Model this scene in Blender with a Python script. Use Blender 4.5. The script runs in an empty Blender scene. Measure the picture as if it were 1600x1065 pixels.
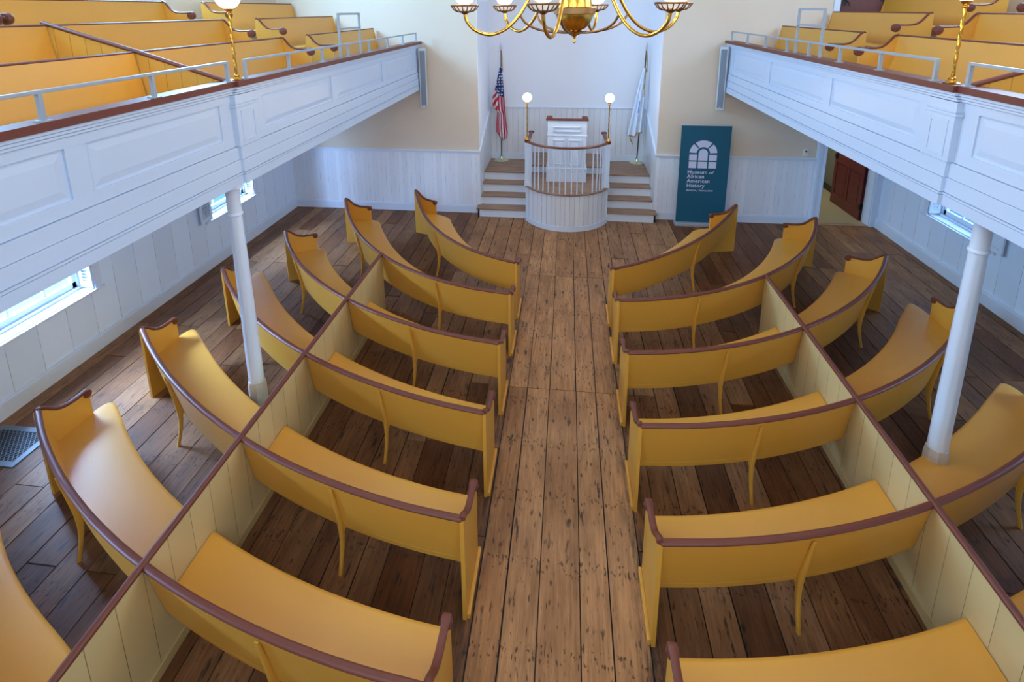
import bpy, bmesh, math, random
from mathutils import Vector, Matrix
random.seed(7)
scene = bpy.context.scene
COL = scene.collection
PI = math.pi

# ------------------------------------------------------------------ camera
cam_data = bpy.data.cameras.new('camera')
cam = bpy.data.objects.new('camera', cam_data)
COL.objects.link(cam)
R_ = Vector((0.99219692, 0.1242785, -0.01000585))
U_ = Vector((-0.01929181, 0.23231261, 0.97244983))
F_ = Vector((-0.1231791, 0.9646687, -0.23289742))
mw = Matrix((R_, U_, -F_)).transposed().to_4x4()
mw.translation = Vector((0, 0, 4.194395))
cam.matrix_world = mw
cam_data.sensor_width = 36.0
cam_data.lens = 850.7386 / 1600 * 36
cam_data.shift_x = (800 - 779.2417) / 1600
cam_data.shift_y = (219.0045 - 532.5) / 1600
cam_data.clip_start = 0.05
scene.camera = cam

# ------------------------------------------------------------------ view, world, large lights
scene.view_settings.view_transform = 'Standard'
scene.view_settings.look = 'None'
scene.view_settings.gamma = 1.0
scene.view_settings.use_curve_mapping = False
scene.view_settings.exposure = 0.17

world = bpy.data.worlds.new('sky')
scene.world = world
world.use_nodes = True
wn = world.node_tree
bg = wn.nodes['Background']
bg.inputs['Color'].default_value = (0.45, 0.74, 1.0, 1)
bg.inputs['Strength'].default_value = 1.5

def area(name, loc, target, sx, sy, power, color):
    l = bpy.data.lights.new(name, 'AREA')
    l.shape = 'RECTANGLE'; l.size = sx; l.size_y = sy
    l.energy = power; l.color = color
    o = bpy.data.objects.new(name, l)
    COL.objects.link(o)
    o.location = loc
    d = Vector(target) - Vector(loc)
    o.rotation_euler = d.to_track_quat('-Z', 'Y').to_euler()
    return o

DAY_L = (0.28, 0.60, 1.0)
DAY_R = (0.44, 0.66, 1.0)
for yy, pw in ((0.9, 90), (4.4, 120), (8.0, 330)):           # upper side windows
    area('daylight', (-5.86, yy, 5.55), (-4.5, yy, 5.0), 1.3, 1.6, pw, DAY_L)
for yy, pw in ((0.9, 40), (4.4, 70), (8.0, 110)):
    area('daylight', (5.94, yy, 5.55), (4.5, yy, 5.0), 1.3, 1.6, pw, DAY_R)
for xx in (-3.4, 0.0, 3.4):
    area('daylight', (xx, -2.42, 5.2), (xx * 0.6, 5.5, 1.2), 1.4, 2.4, 95, (0.70, 0.84, 1.0))
# open sky outside the lower windows
for yy, k in ((1.29, 1), (4.94, 1), (8.6, .55)):
    area('daylight', (-7.6, yy, 3.2), (-5.4, yy, .7), 1.8, 1.8, 1900 * k, (0.46, 0.62, 1.0))
    area('daylight', (7.7, yy + .1, 3.2), (5.6, yy + .1, .7), 1.8, 1.8, 330 * k, (0.46, 0.62, 1.0))

# ------------------------------------------------------------------ materials
MATS = {}
def new_mat(name):
    m = bpy.data.materials.new(name); m.use_nodes = True
    nt = m.node_tree
    b = nt.nodes['Principled BSDF']
    MATS[name] = m
    return m, nt, b

def N(nt, typ, **kw):
    n = nt.nodes.new(typ)
    for k, v in kw.items():
        setattr(n, k, v)
    return n

def lnk(nt, a, b): nt.links.new(a, b)

def math_node(nt, op, a, b=None, c=None):
    n = nt.nodes.new('ShaderNodeMath'); n.operation = op
    for i, v in enumerate((a, b, c)):
        if v is None: continue
        if isinstance(v, (int, float)): n.inputs[i].default_value = v
        else: nt.links.new(v, n.inputs[i])
    return n.outputs[0]

def mixc(nt, fac, a, b, blend='MIX'):
    n = nt.nodes.new('ShaderNodeMix'); n.data_type = 'RGBA'; n.blend_type = blend
    for s, v in ((n.inputs[0], fac), (n.inputs[6], a), (n.inputs[7], b)):
        if isinstance(v, (int, float)): s.default_value = v
        elif isinstance(v, tuple): s.default_value = (*v, 1) if len(v) == 3 else v
        else: nt.links.new(v, s)
    return n.outputs[2]

def coords(nt, scale=(1, 1, 1)):
    tc = nt.nodes.new('ShaderNodeTexCoord'); mp = nt.nodes.new('ShaderNodeMapping')
    mp.inputs['Scale'].default_value = scale
    nt.links.new(tc.outputs['Object'], mp.inputs['Vector'])
    return mp.outputs[0]

def noise(nt, vec, scale, detail=3, rough=.5):
    n = nt.nodes.new('ShaderNodeTexNoise')
    n.inputs['Scale'].default_value = scale; n.inputs['Detail'].default_value = detail
    n.inputs['Roughness'].default_value = rough
    nt.links.new(vec, n.inputs['Vector'])
    return n.outputs['Fac']

def ramp(nt, fac, p0, p1, c0=(0, 0, 0, 1), c1=(1, 1, 1, 1)):
    n = nt.nodes.new('ShaderNodeValToRGB')
    e = n.color_ramp.elements
    e[0].position = p0; e[1].position = p1; e[0].color = c0; e[1].color = c1
    nt.links.new(fac, n.inputs[0])
    return n.outputs[0]

def bump(nt, b, h, strength=.2, dist=.01):
    n = nt.nodes.new('ShaderNodeBump')
    n.inputs['Strength'].default_value = strength; n.inputs['Distance'].default_value = dist
    nt.links.new(h, n.inputs['Height']); nt.links.new(n.outputs[0], b.inputs['Normal'])

def paint(name, col, rough=.5, var=.06, scale=3.0, bmp=.05, metallic=0, coat=0, bscale=60):
    m, nt, b = new_mat(name)
    v = coords(nt)
    f = noise(nt, v, scale, 4)
    dark = tuple(c * (1 - var) for c in col); lite = tuple(min(1, c * (1 + var)) for c in col)
    lnk(nt, mixc(nt, f, dark, lite), b.inputs['Base Color'])
    b.inputs['Roughness'].default_value = rough
    b.inputs['Metallic'].default_value = metallic
    if coat: b.inputs['Coat Weight'].default_value = coat
    if bmp: bump(nt, b, noise(nt, v, bscale, 2), bmp, .004)
    return m

def boards(name, col, axis, width, seam=.004, seam_dark=.35, broken=.5, rough=.5, var=.05):
    """painted upright boards, seams along z"""
    m, nt, b = new_mat(name)
    tc = nt.nodes.new('ShaderNodeTexCoord'); sp = nt.nodes.new('ShaderNodeSeparateXYZ')
    lnk(nt, tc.outputs['Object'], sp.inputs[0])
    a = sp.outputs['XYZ'.index(axis)]
    q = math_node(nt, 'DIVIDE', a, width)
    fr = math_node(nt, 'FRACT', q)
    d = math_node(nt, 'MINIMUM', fr, math_node(nt, 'SUBTRACT', 1.0, fr))
    line = math_node(nt, 'LESS_THAN', d, seam / width)
    vec = nt.nodes.new('ShaderNodeCombineXYZ')
    rq = math_node(nt, 'ROUND', q)
    lnk(nt, math_node(nt, 'MULTIPLY', rq, 7.31), vec.inputs[0]); lnk(nt, math_node(nt, 'MULTIPLY', sp.outputs[2], 1.6), vec.inputs[1])
    nz = noise(nt, vec.outputs[0], 2.2, 3, .7)
    mask = math_node(nt, 'MULTIPLY', line, ramp(nt, nz, broken - .12, broken + .12))
    wn_ = nt.nodes.new('ShaderNodeTexWhiteNoise'); wn_.noise_dimensions = '1D'
    lnk(nt, math_node(nt, 'FLOOR', q), wn_.inputs['W'])
    tone = math_node(nt, 'MULTIPLY_ADD', wn_.outputs['Value'], var * 2, 1 - var)
    base = mixc(nt, 1.0, col, tone, 'MULTIPLY')
    lnk(nt, mixc(nt, mask, base, tuple(c * seam_dark for c in col)), b.inputs['Base Color'])
    b.inputs['Roughness'].default_value = rough
    bump(nt, b, math_node(nt, 'SUBTRACT', 1.0, line), .35, .006)
    return m

def emit(name, col, strength):
    m, nt, b = new_mat(name)
    b.inputs['Base Color'].default_value = (*col, 1)
    b.inputs['Emission Color'].default_value = (*col, 1)
    b.inputs['Emission Strength'].default_value = strength
    return m

YEL = (0.70, 0.338, 0.042)
paint('pew_yellow', YEL, .40, .04, 2.0, .04)
MATS['pew_yellow'].node_tree.nodes['Principled BSDF'].inputs['Specular IOR Level'].default_value = .8
paint('maroon', (0.150, 0.034, 0.016), .46, .12, 8, .03)
paint('white_paint', (0.72, 0.76, 0.84), .45, .02, 2, .03)
paint('white_trim', (0.70, 0.76, 0.87), .4, .02, 2, .03)
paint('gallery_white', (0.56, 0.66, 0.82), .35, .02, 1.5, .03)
paint('cream_wall', (0.72, 0.59, 0.46), .8, .03, 1.2, .12, bscale=25)
paint('niche_wall', (0.82, 0.82, 0.87), .8, .02, 1.2, .08, bscale=25)
paint('ceiling_white', (0.80, 0.80, 0.80), .9, .02, 1, .02)
boards('wainscot_front', (0.80, 0.82, 0.89), 'X', .093, .003, .50, .55)
boards('wainscot_niche', (0.74, 0.74, 0.77), 'X', .125, .0035, .5, .42)
boards('wainscot_niche_side', (0.74, 0.76, 0.80), 'Y', .13, .003, .6, .42)
boards('side_boards', (0.74, 0.82, 0.95), 'Y', .37, .003, .30, .47)
boards('bow_boards', (0.76, 0.76, 0.78), 'X', .09, .003, .45, .35)
boards('partition_boards', (0.64, 0.47, 0.21), 'Y', .215, .0025, .35, .38)
boards('balcony_boards', YEL, 'X', .15, .003, .5, .4)
paint('partition_trim', (0.54, 0.38, 0.16), .45, .04)
paint('steel_grey', (0.36, 0.42, 0.48), .38, .03, metallic=.35)
paint('speaker_grey', (0.20, 0.24, 0.29), .6, .05, 60)
paint('speaker_frame', (0.62, 0.68, 0.74), .45)
paint('dark_red_door', (0.17, 0.034, 0.034), .38, .25, 9, .2, bscale=15)
paint('black_iron', (0.01, 0.01, 0.01), .4)
paint('vestibule_wall', (0.20, 0.215, 0.17), .8, .05)
paint('vestibule_floor', (0.32, 0.29, 0.17), .85, .12, 20, .2)
paint('teal_cloth', (0.004, 0.092, 0.150), .7, .05)
paint('banner_print', (0.62, 0.62, 0.76), .7, .02)
paint('silver', (0.62, 0.62, 0.66), .35, metallic=.5)
paint('pale_brass', (0.72, 0.74, 0.50), .22, .05, metallic=.8)
paint('pole_wood', (0.06, 0.035, 0.02), .35)
paint('gold_fringe', (0.50, 0.27, 0.06), .6, .15, 60)
paint('white_cloth', (0.74, 0.80, 0.90), .8, .03)
paint('blue_emblem', (0.10, 0.28, 0.62), .8, .3, 20)
paint('gold_satin', (0.62, 0.42, 0.16), .45)
paint('vent_metal', (0.17, 0.20, 0.23), .5, .08, metallic=.4)
paint('vent_dark', (0.012, 0.012, 0.014), .8)
paint('plastic_white', (0.8, 0.78, 0.72), .4)
paint('screen_dark', (0.02, 0.02, 0.025), .3)
paint('column_boot', (0.52, 0.48, 0.44), .5, .08, 6)
paint('outdoor_paving', (0.16, 0.30, 0.42), .9, .15, 3)
paint('hedge', (0.06, 0.16, 0.14), .9, .5, 9)
emit('lit_globe', (1.0, 0.93, 0.82), 6.0)
emit('lit_shade', (1.0, 0.90, 0.78), 1.3)

def brass(name, col, rough):
    m, nt, b = new_mat(name)
    v = coords(nt)
    f = noise(nt, v, 14, 3)
    lnk(nt, mixc(nt, f, tuple(c * .7 for c in col), col), b.inputs['Base Color'])
    b.inputs['Metallic'].default_value = 1.0
    lnk(nt, ramp(nt, f, 0, 1, (rough * .7,) * 3 + (1,), (rough * 1.4,) * 3 + (1,)), b.inputs['Roughness'])
brass('brass', (0.80, 0.44, 0.07), .22)
brass('aged_brass', (0.30, 0.17, 0.075), .42)

def frosted(name):
    m, nt, b = new_mat(name)
    b.inputs['Base Color'].default_value = (.95, .93, .92, 1)
    b.inputs['Roughness'].default_value = .35
    b.inputs['Transmission Weight'].default_value = .45
    b.inputs['Emission Color'].default_value = (1, .9, .85, 1)
    b.inputs['Emission Strength'].default_value = .12
frosted('frosted_glass')

def glass(name):
    m, nt, b = new_mat(name)
    nt.nodes.remove(b)
    out = nt.nodes['Material Output']
    t = N(nt, 'ShaderNodeBsdfTransparent'); t.inputs[0].default_value = (.86, .96, 1, 1)
    g = N(nt, 'ShaderNodeBsdfGlossy'); g.inputs['Roughness'].default_value = .03
    lw = N(nt, 'ShaderNodeLayerWeight')
    fz = math_node(nt, 'MULTIPLY_ADD', math_node(nt, 'POWER', lw.outputs['Facing'], 4.0), .5, .03)
    mx = N(nt, 'ShaderNodeMixShader')
    lnk(nt, fz, mx.inputs[0]); lnk(nt, t.outputs[0], mx.inputs[1]); lnk(nt, g.outputs[0], mx.inputs[2])
    lnk(nt, mx.outputs[0], out.inputs['Surface'])
glass('window_glass')

def floor_mat(name, seed_attr=True, bright=1.0):
    m, nt, b = new_mat(name)
    at = N(nt, 'ShaderNodeAttribute'); at.attribute_name = 'plank'
    sp = nt.nodes.new('ShaderNodeSeparateColor'); lnk(nt, at.outputs['Color'], sp.inputs[0])
    r, g, bl = sp.outputs[0], sp.outputs[1], sp.outputs[2]
    tc = N(nt, 'ShaderNodeTexCoord')
    off = nt.nodes.new('ShaderNodeCombineXYZ')
    lnk(nt, math_node(nt, 'MULTIPLY', r, 37.0), off.inputs[0]); lnk(nt, math_node(nt, 'MULTIPLY', g, 53.0), off.inputs[1])
    add = nt.nodes.new('ShaderNodeVectorMath'); add.operation = 'ADD'
    lnk(nt, tc.outputs['Object'], add.inputs[0]); lnk(nt, off.outputs[0], add.inputs[1])
    def mp(sc):
        q = nt.nodes.new('ShaderNodeMapping'); q.inputs['Scale'].default_value = sc
        lnk(nt, add.outputs[0], q.inputs[0]); return q.outputs[0]
    grain = noise(nt, mp((30, 1.6, 1)), 1.6, 6, .65)
    broad = noise(nt, mp((3.0, .8, 1)), 1.6, 4, .6)
    c = mixc(nt, r, (0.34, 0.135, 0.046), (0.70, 0.360, 0.150))
    c = mixc(nt, math_node(nt, 'MULTIPLY', g, .38), c, (0.46, 0.29, 0.18))
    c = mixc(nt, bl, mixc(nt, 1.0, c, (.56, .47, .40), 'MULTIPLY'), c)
    c = mixc(nt, ramp(nt, grain, .30, .75), mixc(nt, 1.0, c, (.52, .50, .48), 'MULTIPLY'), c)
    c = mixc(nt, ramp(nt, broad, .35, .72), mixc(nt, 1.0, c, (.66, .62, .60), 'MULTIPLY'), mixc(nt, 1.0, c, (1.12, 1.10, 1.08), 'MULTIPLY'))
    # dark ink-like stains drawn out along the grain, and small nail spots
    st = noise(nt, mp((9, 1.7, 1)), 2.1, 3, .62)
    c = mixc(nt, math_node(nt, 'MULTIPLY', ramp(nt, st, .60, .69), .85), c, (0.022, 0.018, 0.018))
    st2 = noise(nt, mp((26, 5, 1)), 1.7, 2, .5)
    c = mixc(nt, math_node(nt, 'MULTIPLY', ramp(nt, st2, .64, .71), .8), c, (0.028, 0.017, 0.013))
    vr = nt.nodes.new('ShaderNodeTexVoronoi'); vr.inputs['Scale'].default_value = 1.0
    lnk(nt, mp((8.5, 3.4, 1)), vr.inputs['Vector'])
    sp1 = ramp(nt, vr.outputs['Distance'], .045, .10, (1, 1, 1, 1), (0, 0, 0, 1))
    c = mixc(nt, math_node(nt, 'MULTIPLY', sp1, .75), c, (0.03, 0.018, 0.012))
    # rows of nail spots over the joists, and grime along the pew ends
    so = nt.nodes.new('ShaderNodeSeparateXYZ'); lnk(nt, tc.outputs['Object'], so.inputs[0])
    fy = math_node(nt, 'FRACT', math_node(nt, 'DIVIDE', so.outputs[1], .61))
    band = math_node(nt, 'LESS_THAN', math_node(nt, 'ABSOLUTE', math_node(nt, 'SUBTRACT', fy, .5)), .10)
    nn = noise(nt, mp((34, 16, 1)), 1.3, 2, .5)
    nails = math_node(nt, 'MULTIPLY', band, ramp(nt, nn, .58, .66))
    c = mixc(nt, math_node(nt, 'MULTIPLY', nails, .8), c, (0.03, 0.017, 0.012))
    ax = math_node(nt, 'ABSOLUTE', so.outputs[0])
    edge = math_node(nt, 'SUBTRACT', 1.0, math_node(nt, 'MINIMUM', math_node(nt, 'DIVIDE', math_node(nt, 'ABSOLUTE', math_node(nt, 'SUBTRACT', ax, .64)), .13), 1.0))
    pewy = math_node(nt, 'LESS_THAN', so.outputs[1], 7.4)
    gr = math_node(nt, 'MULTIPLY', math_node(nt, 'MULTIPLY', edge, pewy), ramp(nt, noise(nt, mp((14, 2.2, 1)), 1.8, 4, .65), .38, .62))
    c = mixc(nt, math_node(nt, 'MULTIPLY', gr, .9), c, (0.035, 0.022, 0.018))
    lnk(nt, c, b.inputs['Base Color'])
    lnk(nt, ramp(nt, grain, .2, .8, (.60,) * 3 + (1,), (.42,) * 3 + (1,)), b.inputs['Roughness'])
    b.inputs['Specular IOR Level'].default_value = .30
    bump(nt, b, grain, .25, .004)
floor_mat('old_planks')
paint('plank_gap', (0.018, 0.012, 0.010), .9)

def tread_mat():
    m, nt, b = new_mat('tread_wood')
    v = coords(nt, (1.4, 14, 6))
    f = noise(nt, v, 1.8, 5, .6)
    c = mixc(nt, ramp(nt, f, .3, .7), (0.19, 0.098, 0.055), (0.46, 0.28, 0.17))
    lnk(nt, c, b.inputs['Base Color']); b.inputs['Roughness'].default_value = .45
    bump(nt, b, f, .2, .003)
tread_mat()

def flag_mat():
    m, nt, b = new_mat('us_flag')
    uv = N(nt, 'ShaderNodeUVMap'); sp = nt.nodes.new('ShaderNodeSeparateXYZ'); lnk(nt, uv.outputs[0], sp.inputs[0])
    u, v = sp.outputs[0], sp.outputs[1]       # u: stripe count, v > .5 in the canton
    st = math_node(nt, 'MODULO', math_node(nt, 'FLOOR', u), 2.0)
    stripes = mixc(nt, st, (0.50, 0.010, 0.035), (0.74, 0.66, 0.74))
    vr = nt.nodes.new('ShaderNodeTexVoronoi'); vr.inputs['Scale'].default_value = 1.0; vr.inputs['Randomness'].default_value = .35
    lnk(nt, coords(nt, (17, 2, 15)), vr.inputs['Vector'])
    star = math_node(nt, 'LESS_THAN', vr.outputs['Distance'], .30)
    canton = mixc(nt, star, (0.010, 0.035, 0.17), (0.8, 0.8, 0.85))
    lnk(nt, mixc(nt, math_node(nt, 'GREATER_THAN', v, .5), stripes, canton), b.inputs['Base Color'])
    b.inputs['Roughness'].default_value = .75
flag_mat()

# ------------------------------------------------------------------ mesh helpers
class MB:
    def __init__(self): self.v = []; self.f = []; self.s = []; self.uv = None
    def add(self, verts, faces, smooth=False):
        o = len(self.v)
        self.v += [tuple(p) for p in verts]
        for f in faces: self.f.append(tuple(i + o for i in f)); self.s.append(smooth)
        return self
    def box(self, x0, x1, y0, y1, z0, z1, M=None, bev=0):
        if bev:
            bm = bmesh.new(); bmesh.ops.create_cube(bm, size=1)
            for q in bm.verts: q.co = Vector(((x0 + x1) / 2 + q.co.x * (x1 - x0), (y0 + y1) / 2 + q.co.y * (y1 - y0), (z0 + z1) / 2 + q.co.z * (z1 - z0)))
            bmesh.ops.bevel(bm, geom=bm.edges[:], offset=bev, segments=2, affect='EDGES', profile=.6)
            bm.verts.index_update()
            vs = [q.co.copy() for q in bm.verts]; fs = [[q.index for q in f.verts] for f in bm.faces]; bm.free()
            if M: vs = [M @ q for q in vs]
            return self.add(vs, fs)
        vs = [Vector((x, y, z)) for z in (z0, z1) for y in (y0, y1) for x in (x0, x1)]
        if M: vs = [M @ q for q in vs]
        return self.add(vs, [(0, 2, 3, 1), (4, 5, 7, 6), (0, 1, 5, 4), (2, 6, 7, 3), (0, 4, 6, 2), (1, 3, 7, 5)])
    def loft(self, rings, closed=True, caps=True, smooth=True):
        n = len(rings[0]); vs = [p for r in rings for p in r]; fs = []
        m = n if closed else n - 1
        for i in range(len(rings) - 1):
            for j in range(m):
                a = i * n + j; b = i * n + (j + 1) % n
                fs.append((a, b, b + n, a + n))
        o = len(self.v)
        self.add(vs, fs, smooth)
        if caps and closed:
            self.f.append(tuple(o + j for j in reversed(range(n)))); self.s.append(False)
            self.f.append(tuple(o + (len(rings) - 1) * n + j for j in range(n))); self.s.append(False)
        return self
    def tube(self, path, r, n=10, smooth=True, flat=None):
        path = [Vector(p) for p in path]; rings = []
        rad = r if callable(r) else (lambda t: r)
        prev = None
        for i, p in enumerate(path):
            t = (path[min(i + 1, len(path) - 1)] - path[max(i - 1, 0)]).normalized()
            if prev is None:
                a = Vector((0, 0, 1)) if abs(t.z) < .9 else Vector((1, 0, 0))
                u = (a - t * a.dot(t)).normalized()
            else:
                u = (prev - t * prev.dot(t)).normalized()
            prev = u; w = t.cross(u)
            rr = rad(i / max(1, len(path) - 1))
            ru, rw = (rr, rr) if flat is None else (rr * flat[0], rr * flat[1])
            rings.append([p + u * (ru * math.cos(2 * PI * k / n)) + w * (rw * math.sin(2 * PI * k / n)) for k in range(n)])
        return self.loft(rings, smooth=smooth)
    def lathe(self, prof, c=(0, 0, 0), n=20, M=None, smooth=True, caps=True):
        rings = []
        for (r, z) in prof:
            ring = [Vector((c[0] + r * math.cos(2 * PI * k / n), c[1] + r * math.sin(2 * PI * k / n), c[2] + z)) for k in range(n)]
            if M: ring = [M @ q for q in ring]
            rings.append(ring)
        return self.loft(rings, smooth=smooth, caps=caps)
    def sphere(self, c, r, n=20, m=12, sz=1):
        prof = [(max(1e-4, r * math.sin(PI * i / m)), -r * sz * math.cos(PI * i / m)) for i in range(m + 1)]
        return self.lathe(prof, c, n)
    def prism(self, poly, fn, d0, d1):
        """poly: 2-D outline, fn(a, b, d) -> point, extruded from d0 to d1"""
        n = len(poly)
        vs = [fn(a, b, d0) for a, b in poly] + [fn(a, b, d1) for a, b in poly]
        fs = [(i, (i + 1) % n, n + (i + 1) % n, n + i) for i in range(n)]
        fs += [tuple(reversed(range(n))), tuple(range(n, 2 * n))]
        return self.add(vs, fs)
    def build(self, name, mat, parent=None, fixn=True):
        me = bpy.data.meshes.new(name)
        me.from_pydata(self.v, [], self.f)
        me.polygons.foreach_set('use_smooth', self.s)
        me.materials.append(MATS[mat] if isinstance(mat, str) else mat)
        if fixn:
            bm = bmesh.new(); bm.from_mesh(me); bmesh.ops.recalc_face_normals(bm, faces=bm.faces[:]); bm.to_mesh(me); bm.free()
        me.update()
        if any(self.s):
            try: me.set_sharp_from_angle(angle=math.radians(48))
            except Exception: pass
        o = bpy.data.objects.new(name, me); COL.objects.link(o)
        if parent is not None:
            o.parent = parent
            o.matrix_parent_inverse = Matrix.Translation(-Vector(parent.location)) if parent.rotation_euler.z == 0 else parent.matrix_basis.inverted()
        return o

def tag(o, label=None, cat=None, group=None, kind=None):
    if label: o['label'] = label
    if cat: o['category'] = cat
    if group: o['group'] = group
    if kind: o['kind'] = kind
    return o

def thing(name, label, cat, loc=(0, 0, 0), group=None):
    o = bpy.data.objects.new(name, None); COL.objects.link(o)
    o.empty_display_size = .1
    o.location = loc
    return tag(o, label, cat, group)

def struct(name, mb, mat, parent=None):
    o = mb.build(name, mat, parent)
    if parent is None: o['kind'] = 'structure'
    return o

def catmull(P, n):
    """resample a polyline smoothly to n points, evenly by parameter"""
    P = [Vector(p) for p in P]; out = []
    for i in range(n):
        t = i / (n - 1) * (len(P) - 1); k = min(int(t), len(P) - 2); f = t - k
        p0 = P[k - 1] if k > 0 else P[0] * 2 - P[1]
        p1, p2 = P[k], P[k + 1]
        p3 = P[k + 2] if k + 2 < len(P) else P[-1] * 2 - P[-2]
        out.append(.5 * ((2 * p1) + (p2 - p0) * f + (2 * p0 - 5 * p1 + 4 * p2 - p3) * f * f + (3 * p1 - p0 - 3 * p2 + p3) * f ** 3))
    return out

# ================================================================== THE ROOM
XL, XR, YF, YB, ZC = -5.93, 6.03, 10.79, -2.6, 7.0
WT = .30

# floor: one mesh of individual old planks over a dark underlay
def plank_floor(name, x0, x1, y0, y1, z, mat='old_planks', wmin=.17, wmax=.30, gap=.0048, kind='structure'):
    rnd = random.Random(11)
    vs, fs, cols = [], [], []
    joints = [-2.6, -.4, 2.15, 5.38, 8.1, 10.9]
    x = x0
    while x < x1 - .02:
        w = min(rnd.uniform(wmin, wmax), x1 - x)
        if x1 - (x + w) < .06: w = x1 - x
        js = [y0]
        for j in joints:
            jj = j + (rnd.choice([0, 0, .0, -.9, .75, 1.4]) if abs(x) > .62 else 0) + (0 if abs(x) < .62 else rnd.uniform(-.02, .02))
            if js[-1] + .5 < jj < y1 - .4: js.append(jj)
        js.append(y1)
        for a, b in zip(js, js[1:]):
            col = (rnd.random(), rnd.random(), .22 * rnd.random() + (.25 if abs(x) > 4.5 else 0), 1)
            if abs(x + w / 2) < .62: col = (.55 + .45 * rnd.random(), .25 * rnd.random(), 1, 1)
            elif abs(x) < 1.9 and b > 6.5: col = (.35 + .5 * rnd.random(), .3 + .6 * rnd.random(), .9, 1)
            dz = rnd.uniform(-.0015, .0015)
            i = len(vs); g = gap * rnd.uniform(.5, 1.5)
            zz = z + dz
            vs += [(x + g, a + g, zz), (x + w - g, a + g, zz), (x + w - g, b - g, zz), (x + g, b - g, zz),
                   (x + g, a + g, zz - .012), (x + w - g, a + g, zz - .012), (x + w - g, b - g, zz - .012), (x + g, b - g, zz - .012)]
            fs += [(i, i + 1, i + 2, i + 3), (i, i + 4, i + 5, i + 1), (i + 1, i + 5, i + 6, i + 2), (i + 2, i + 6, i + 7, i + 3), (i + 3, i + 7, i + 4, i)]
            cols += [col] * 20
        x += w
    me = bpy.data.meshes.new(name); me.from_pydata(vs, [], fs)
    ca = me.color_attributes.new('plank', 'FLOAT_COLOR', 'CORNER')
    for i, c in enumerate(cols): ca.data[i].color = c
    me.materials.append(MATS[mat])
    o = bpy.data.objects.new(name, me); COL.objects.link(o)
    if kind: o['kind'] = kind
    return o
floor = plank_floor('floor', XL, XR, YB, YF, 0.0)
struct('floor_underlay', MB().box(XL, XR, YB, YF + .0, -.12, -.009), 'plank_gap', floor)

def wall_x(name, xa, xb, holes, mat, y0=YB, y1=YF + .26, z0=-.1, z1=ZC):
    """wall slab between xa and xb along y with rectangular holes (ya, yb, za, zb)"""
    m = MB()
    ys = sorted({y0, y1} | {h[0] for h in holes} | {h[1] for h in holes})
    for a, b in zip(ys, ys[1:]):
        hh = sorted([h for h in holes if h[0] <= a + 1e-6 and h[1] >= b - 1e-6], key=lambda h: h[2])
        z = z0
        for h in hh:
            if h[2] > z: m.box(xa, xb, a, b, z, h[2])
            z = h[3]
        if z < z1: m.box(xa, xb, a, b, z, z1)
    return struct(name, m, mat)
def wall_y(name, ya, yb, holes, mat, x0, x1, z0=-.1, z1=ZC):
    m = MB()
    xs = sorted({x0, x1} | {h[0] for h in holes} | {h[1] for h in holes})
    for a, b in zip(xs, xs[1:]):
        hh = sorted([h for h in holes if h[0] <= a + 1e-6 and h[1] >= b - 1e-6], key=lambda h: h[2])
        z = z0
        for h in hh:
            if h[2] > z: m.box(a, b, ya, yb, z, h[2])
            z = h[3]
        if z < z1: m.box(a, b, ya, yb, z, z1)
    return struct(name, m, mat)

LOWL = [(.62, 1.96), (4.27, 5.61), (7.93, 9.26)]
LOWR = [(.70, 2.04), (4.35, 5.69), (8.00, 9.38)]
UPY = [(.25, 1.55), (3.75, 5.05), (7.35, 8.65)]
ZS, ZT = .80, 2.42
UZ0, UZ1 = 4.72, 6.4
GF = 2.70                                             # gallery level: boards below, plaster above
holesL = [(a, b, ZS, ZT) for a, b in LOWL] + [(a, b, UZ0, UZ1) for a, b in UPY]
holesR = [(a, b, ZS, ZT) for a, b in LOWR] + [(a, b, UZ0, UZ1) for a, b in UPY]
wl = wall_x('wall_left', XL - WT, XL, holesL, 'cream_wall')
wr = wall_x('wall_right', XR, XR + WT, holesR, 'cream_wall')
# upright board lining of the side walls below the balconies
def lining(xa, xb, holes, name):
    m = MB()
    ys = sorted({YB, YF} | {h[0] for h in holes} | {h[1] for h in holes})
    for a, b in zip(ys, ys[1:]):
        h = [q for q in holes if q[0] <= a + 1e-6 and q[1] >= b - 1e-6]
        if h: m.box(xa, xb, a, b, 0, ZS); m.box(xa, xb, a, b, ZT, GF)
        else: m.box(xa, xb, a, b, 0, GF)
    return struct(name, m, 'side_boards')
lining(XL, XL + .012, [(a, b) for a, b in LOWL], 'trim_1')
lining(XR - .012, XR, [(a, b) for a, b in LOWR], 'trim_2')
def base_y(name, x, sg):
    m = MB()
    m.box(min(x, x + sg * .035), max(x, x + sg * .035), YB, YF, 0, .17)
    m.box(min(x, x + sg * .025), max(x, x + sg * .025), YB, YF, .17, .195)
    return struct(name, m, 'white_trim')
base_y('baseboard_left', XL + .012, 1); base_y('baseboard_right', XR - .012, -1)

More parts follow.
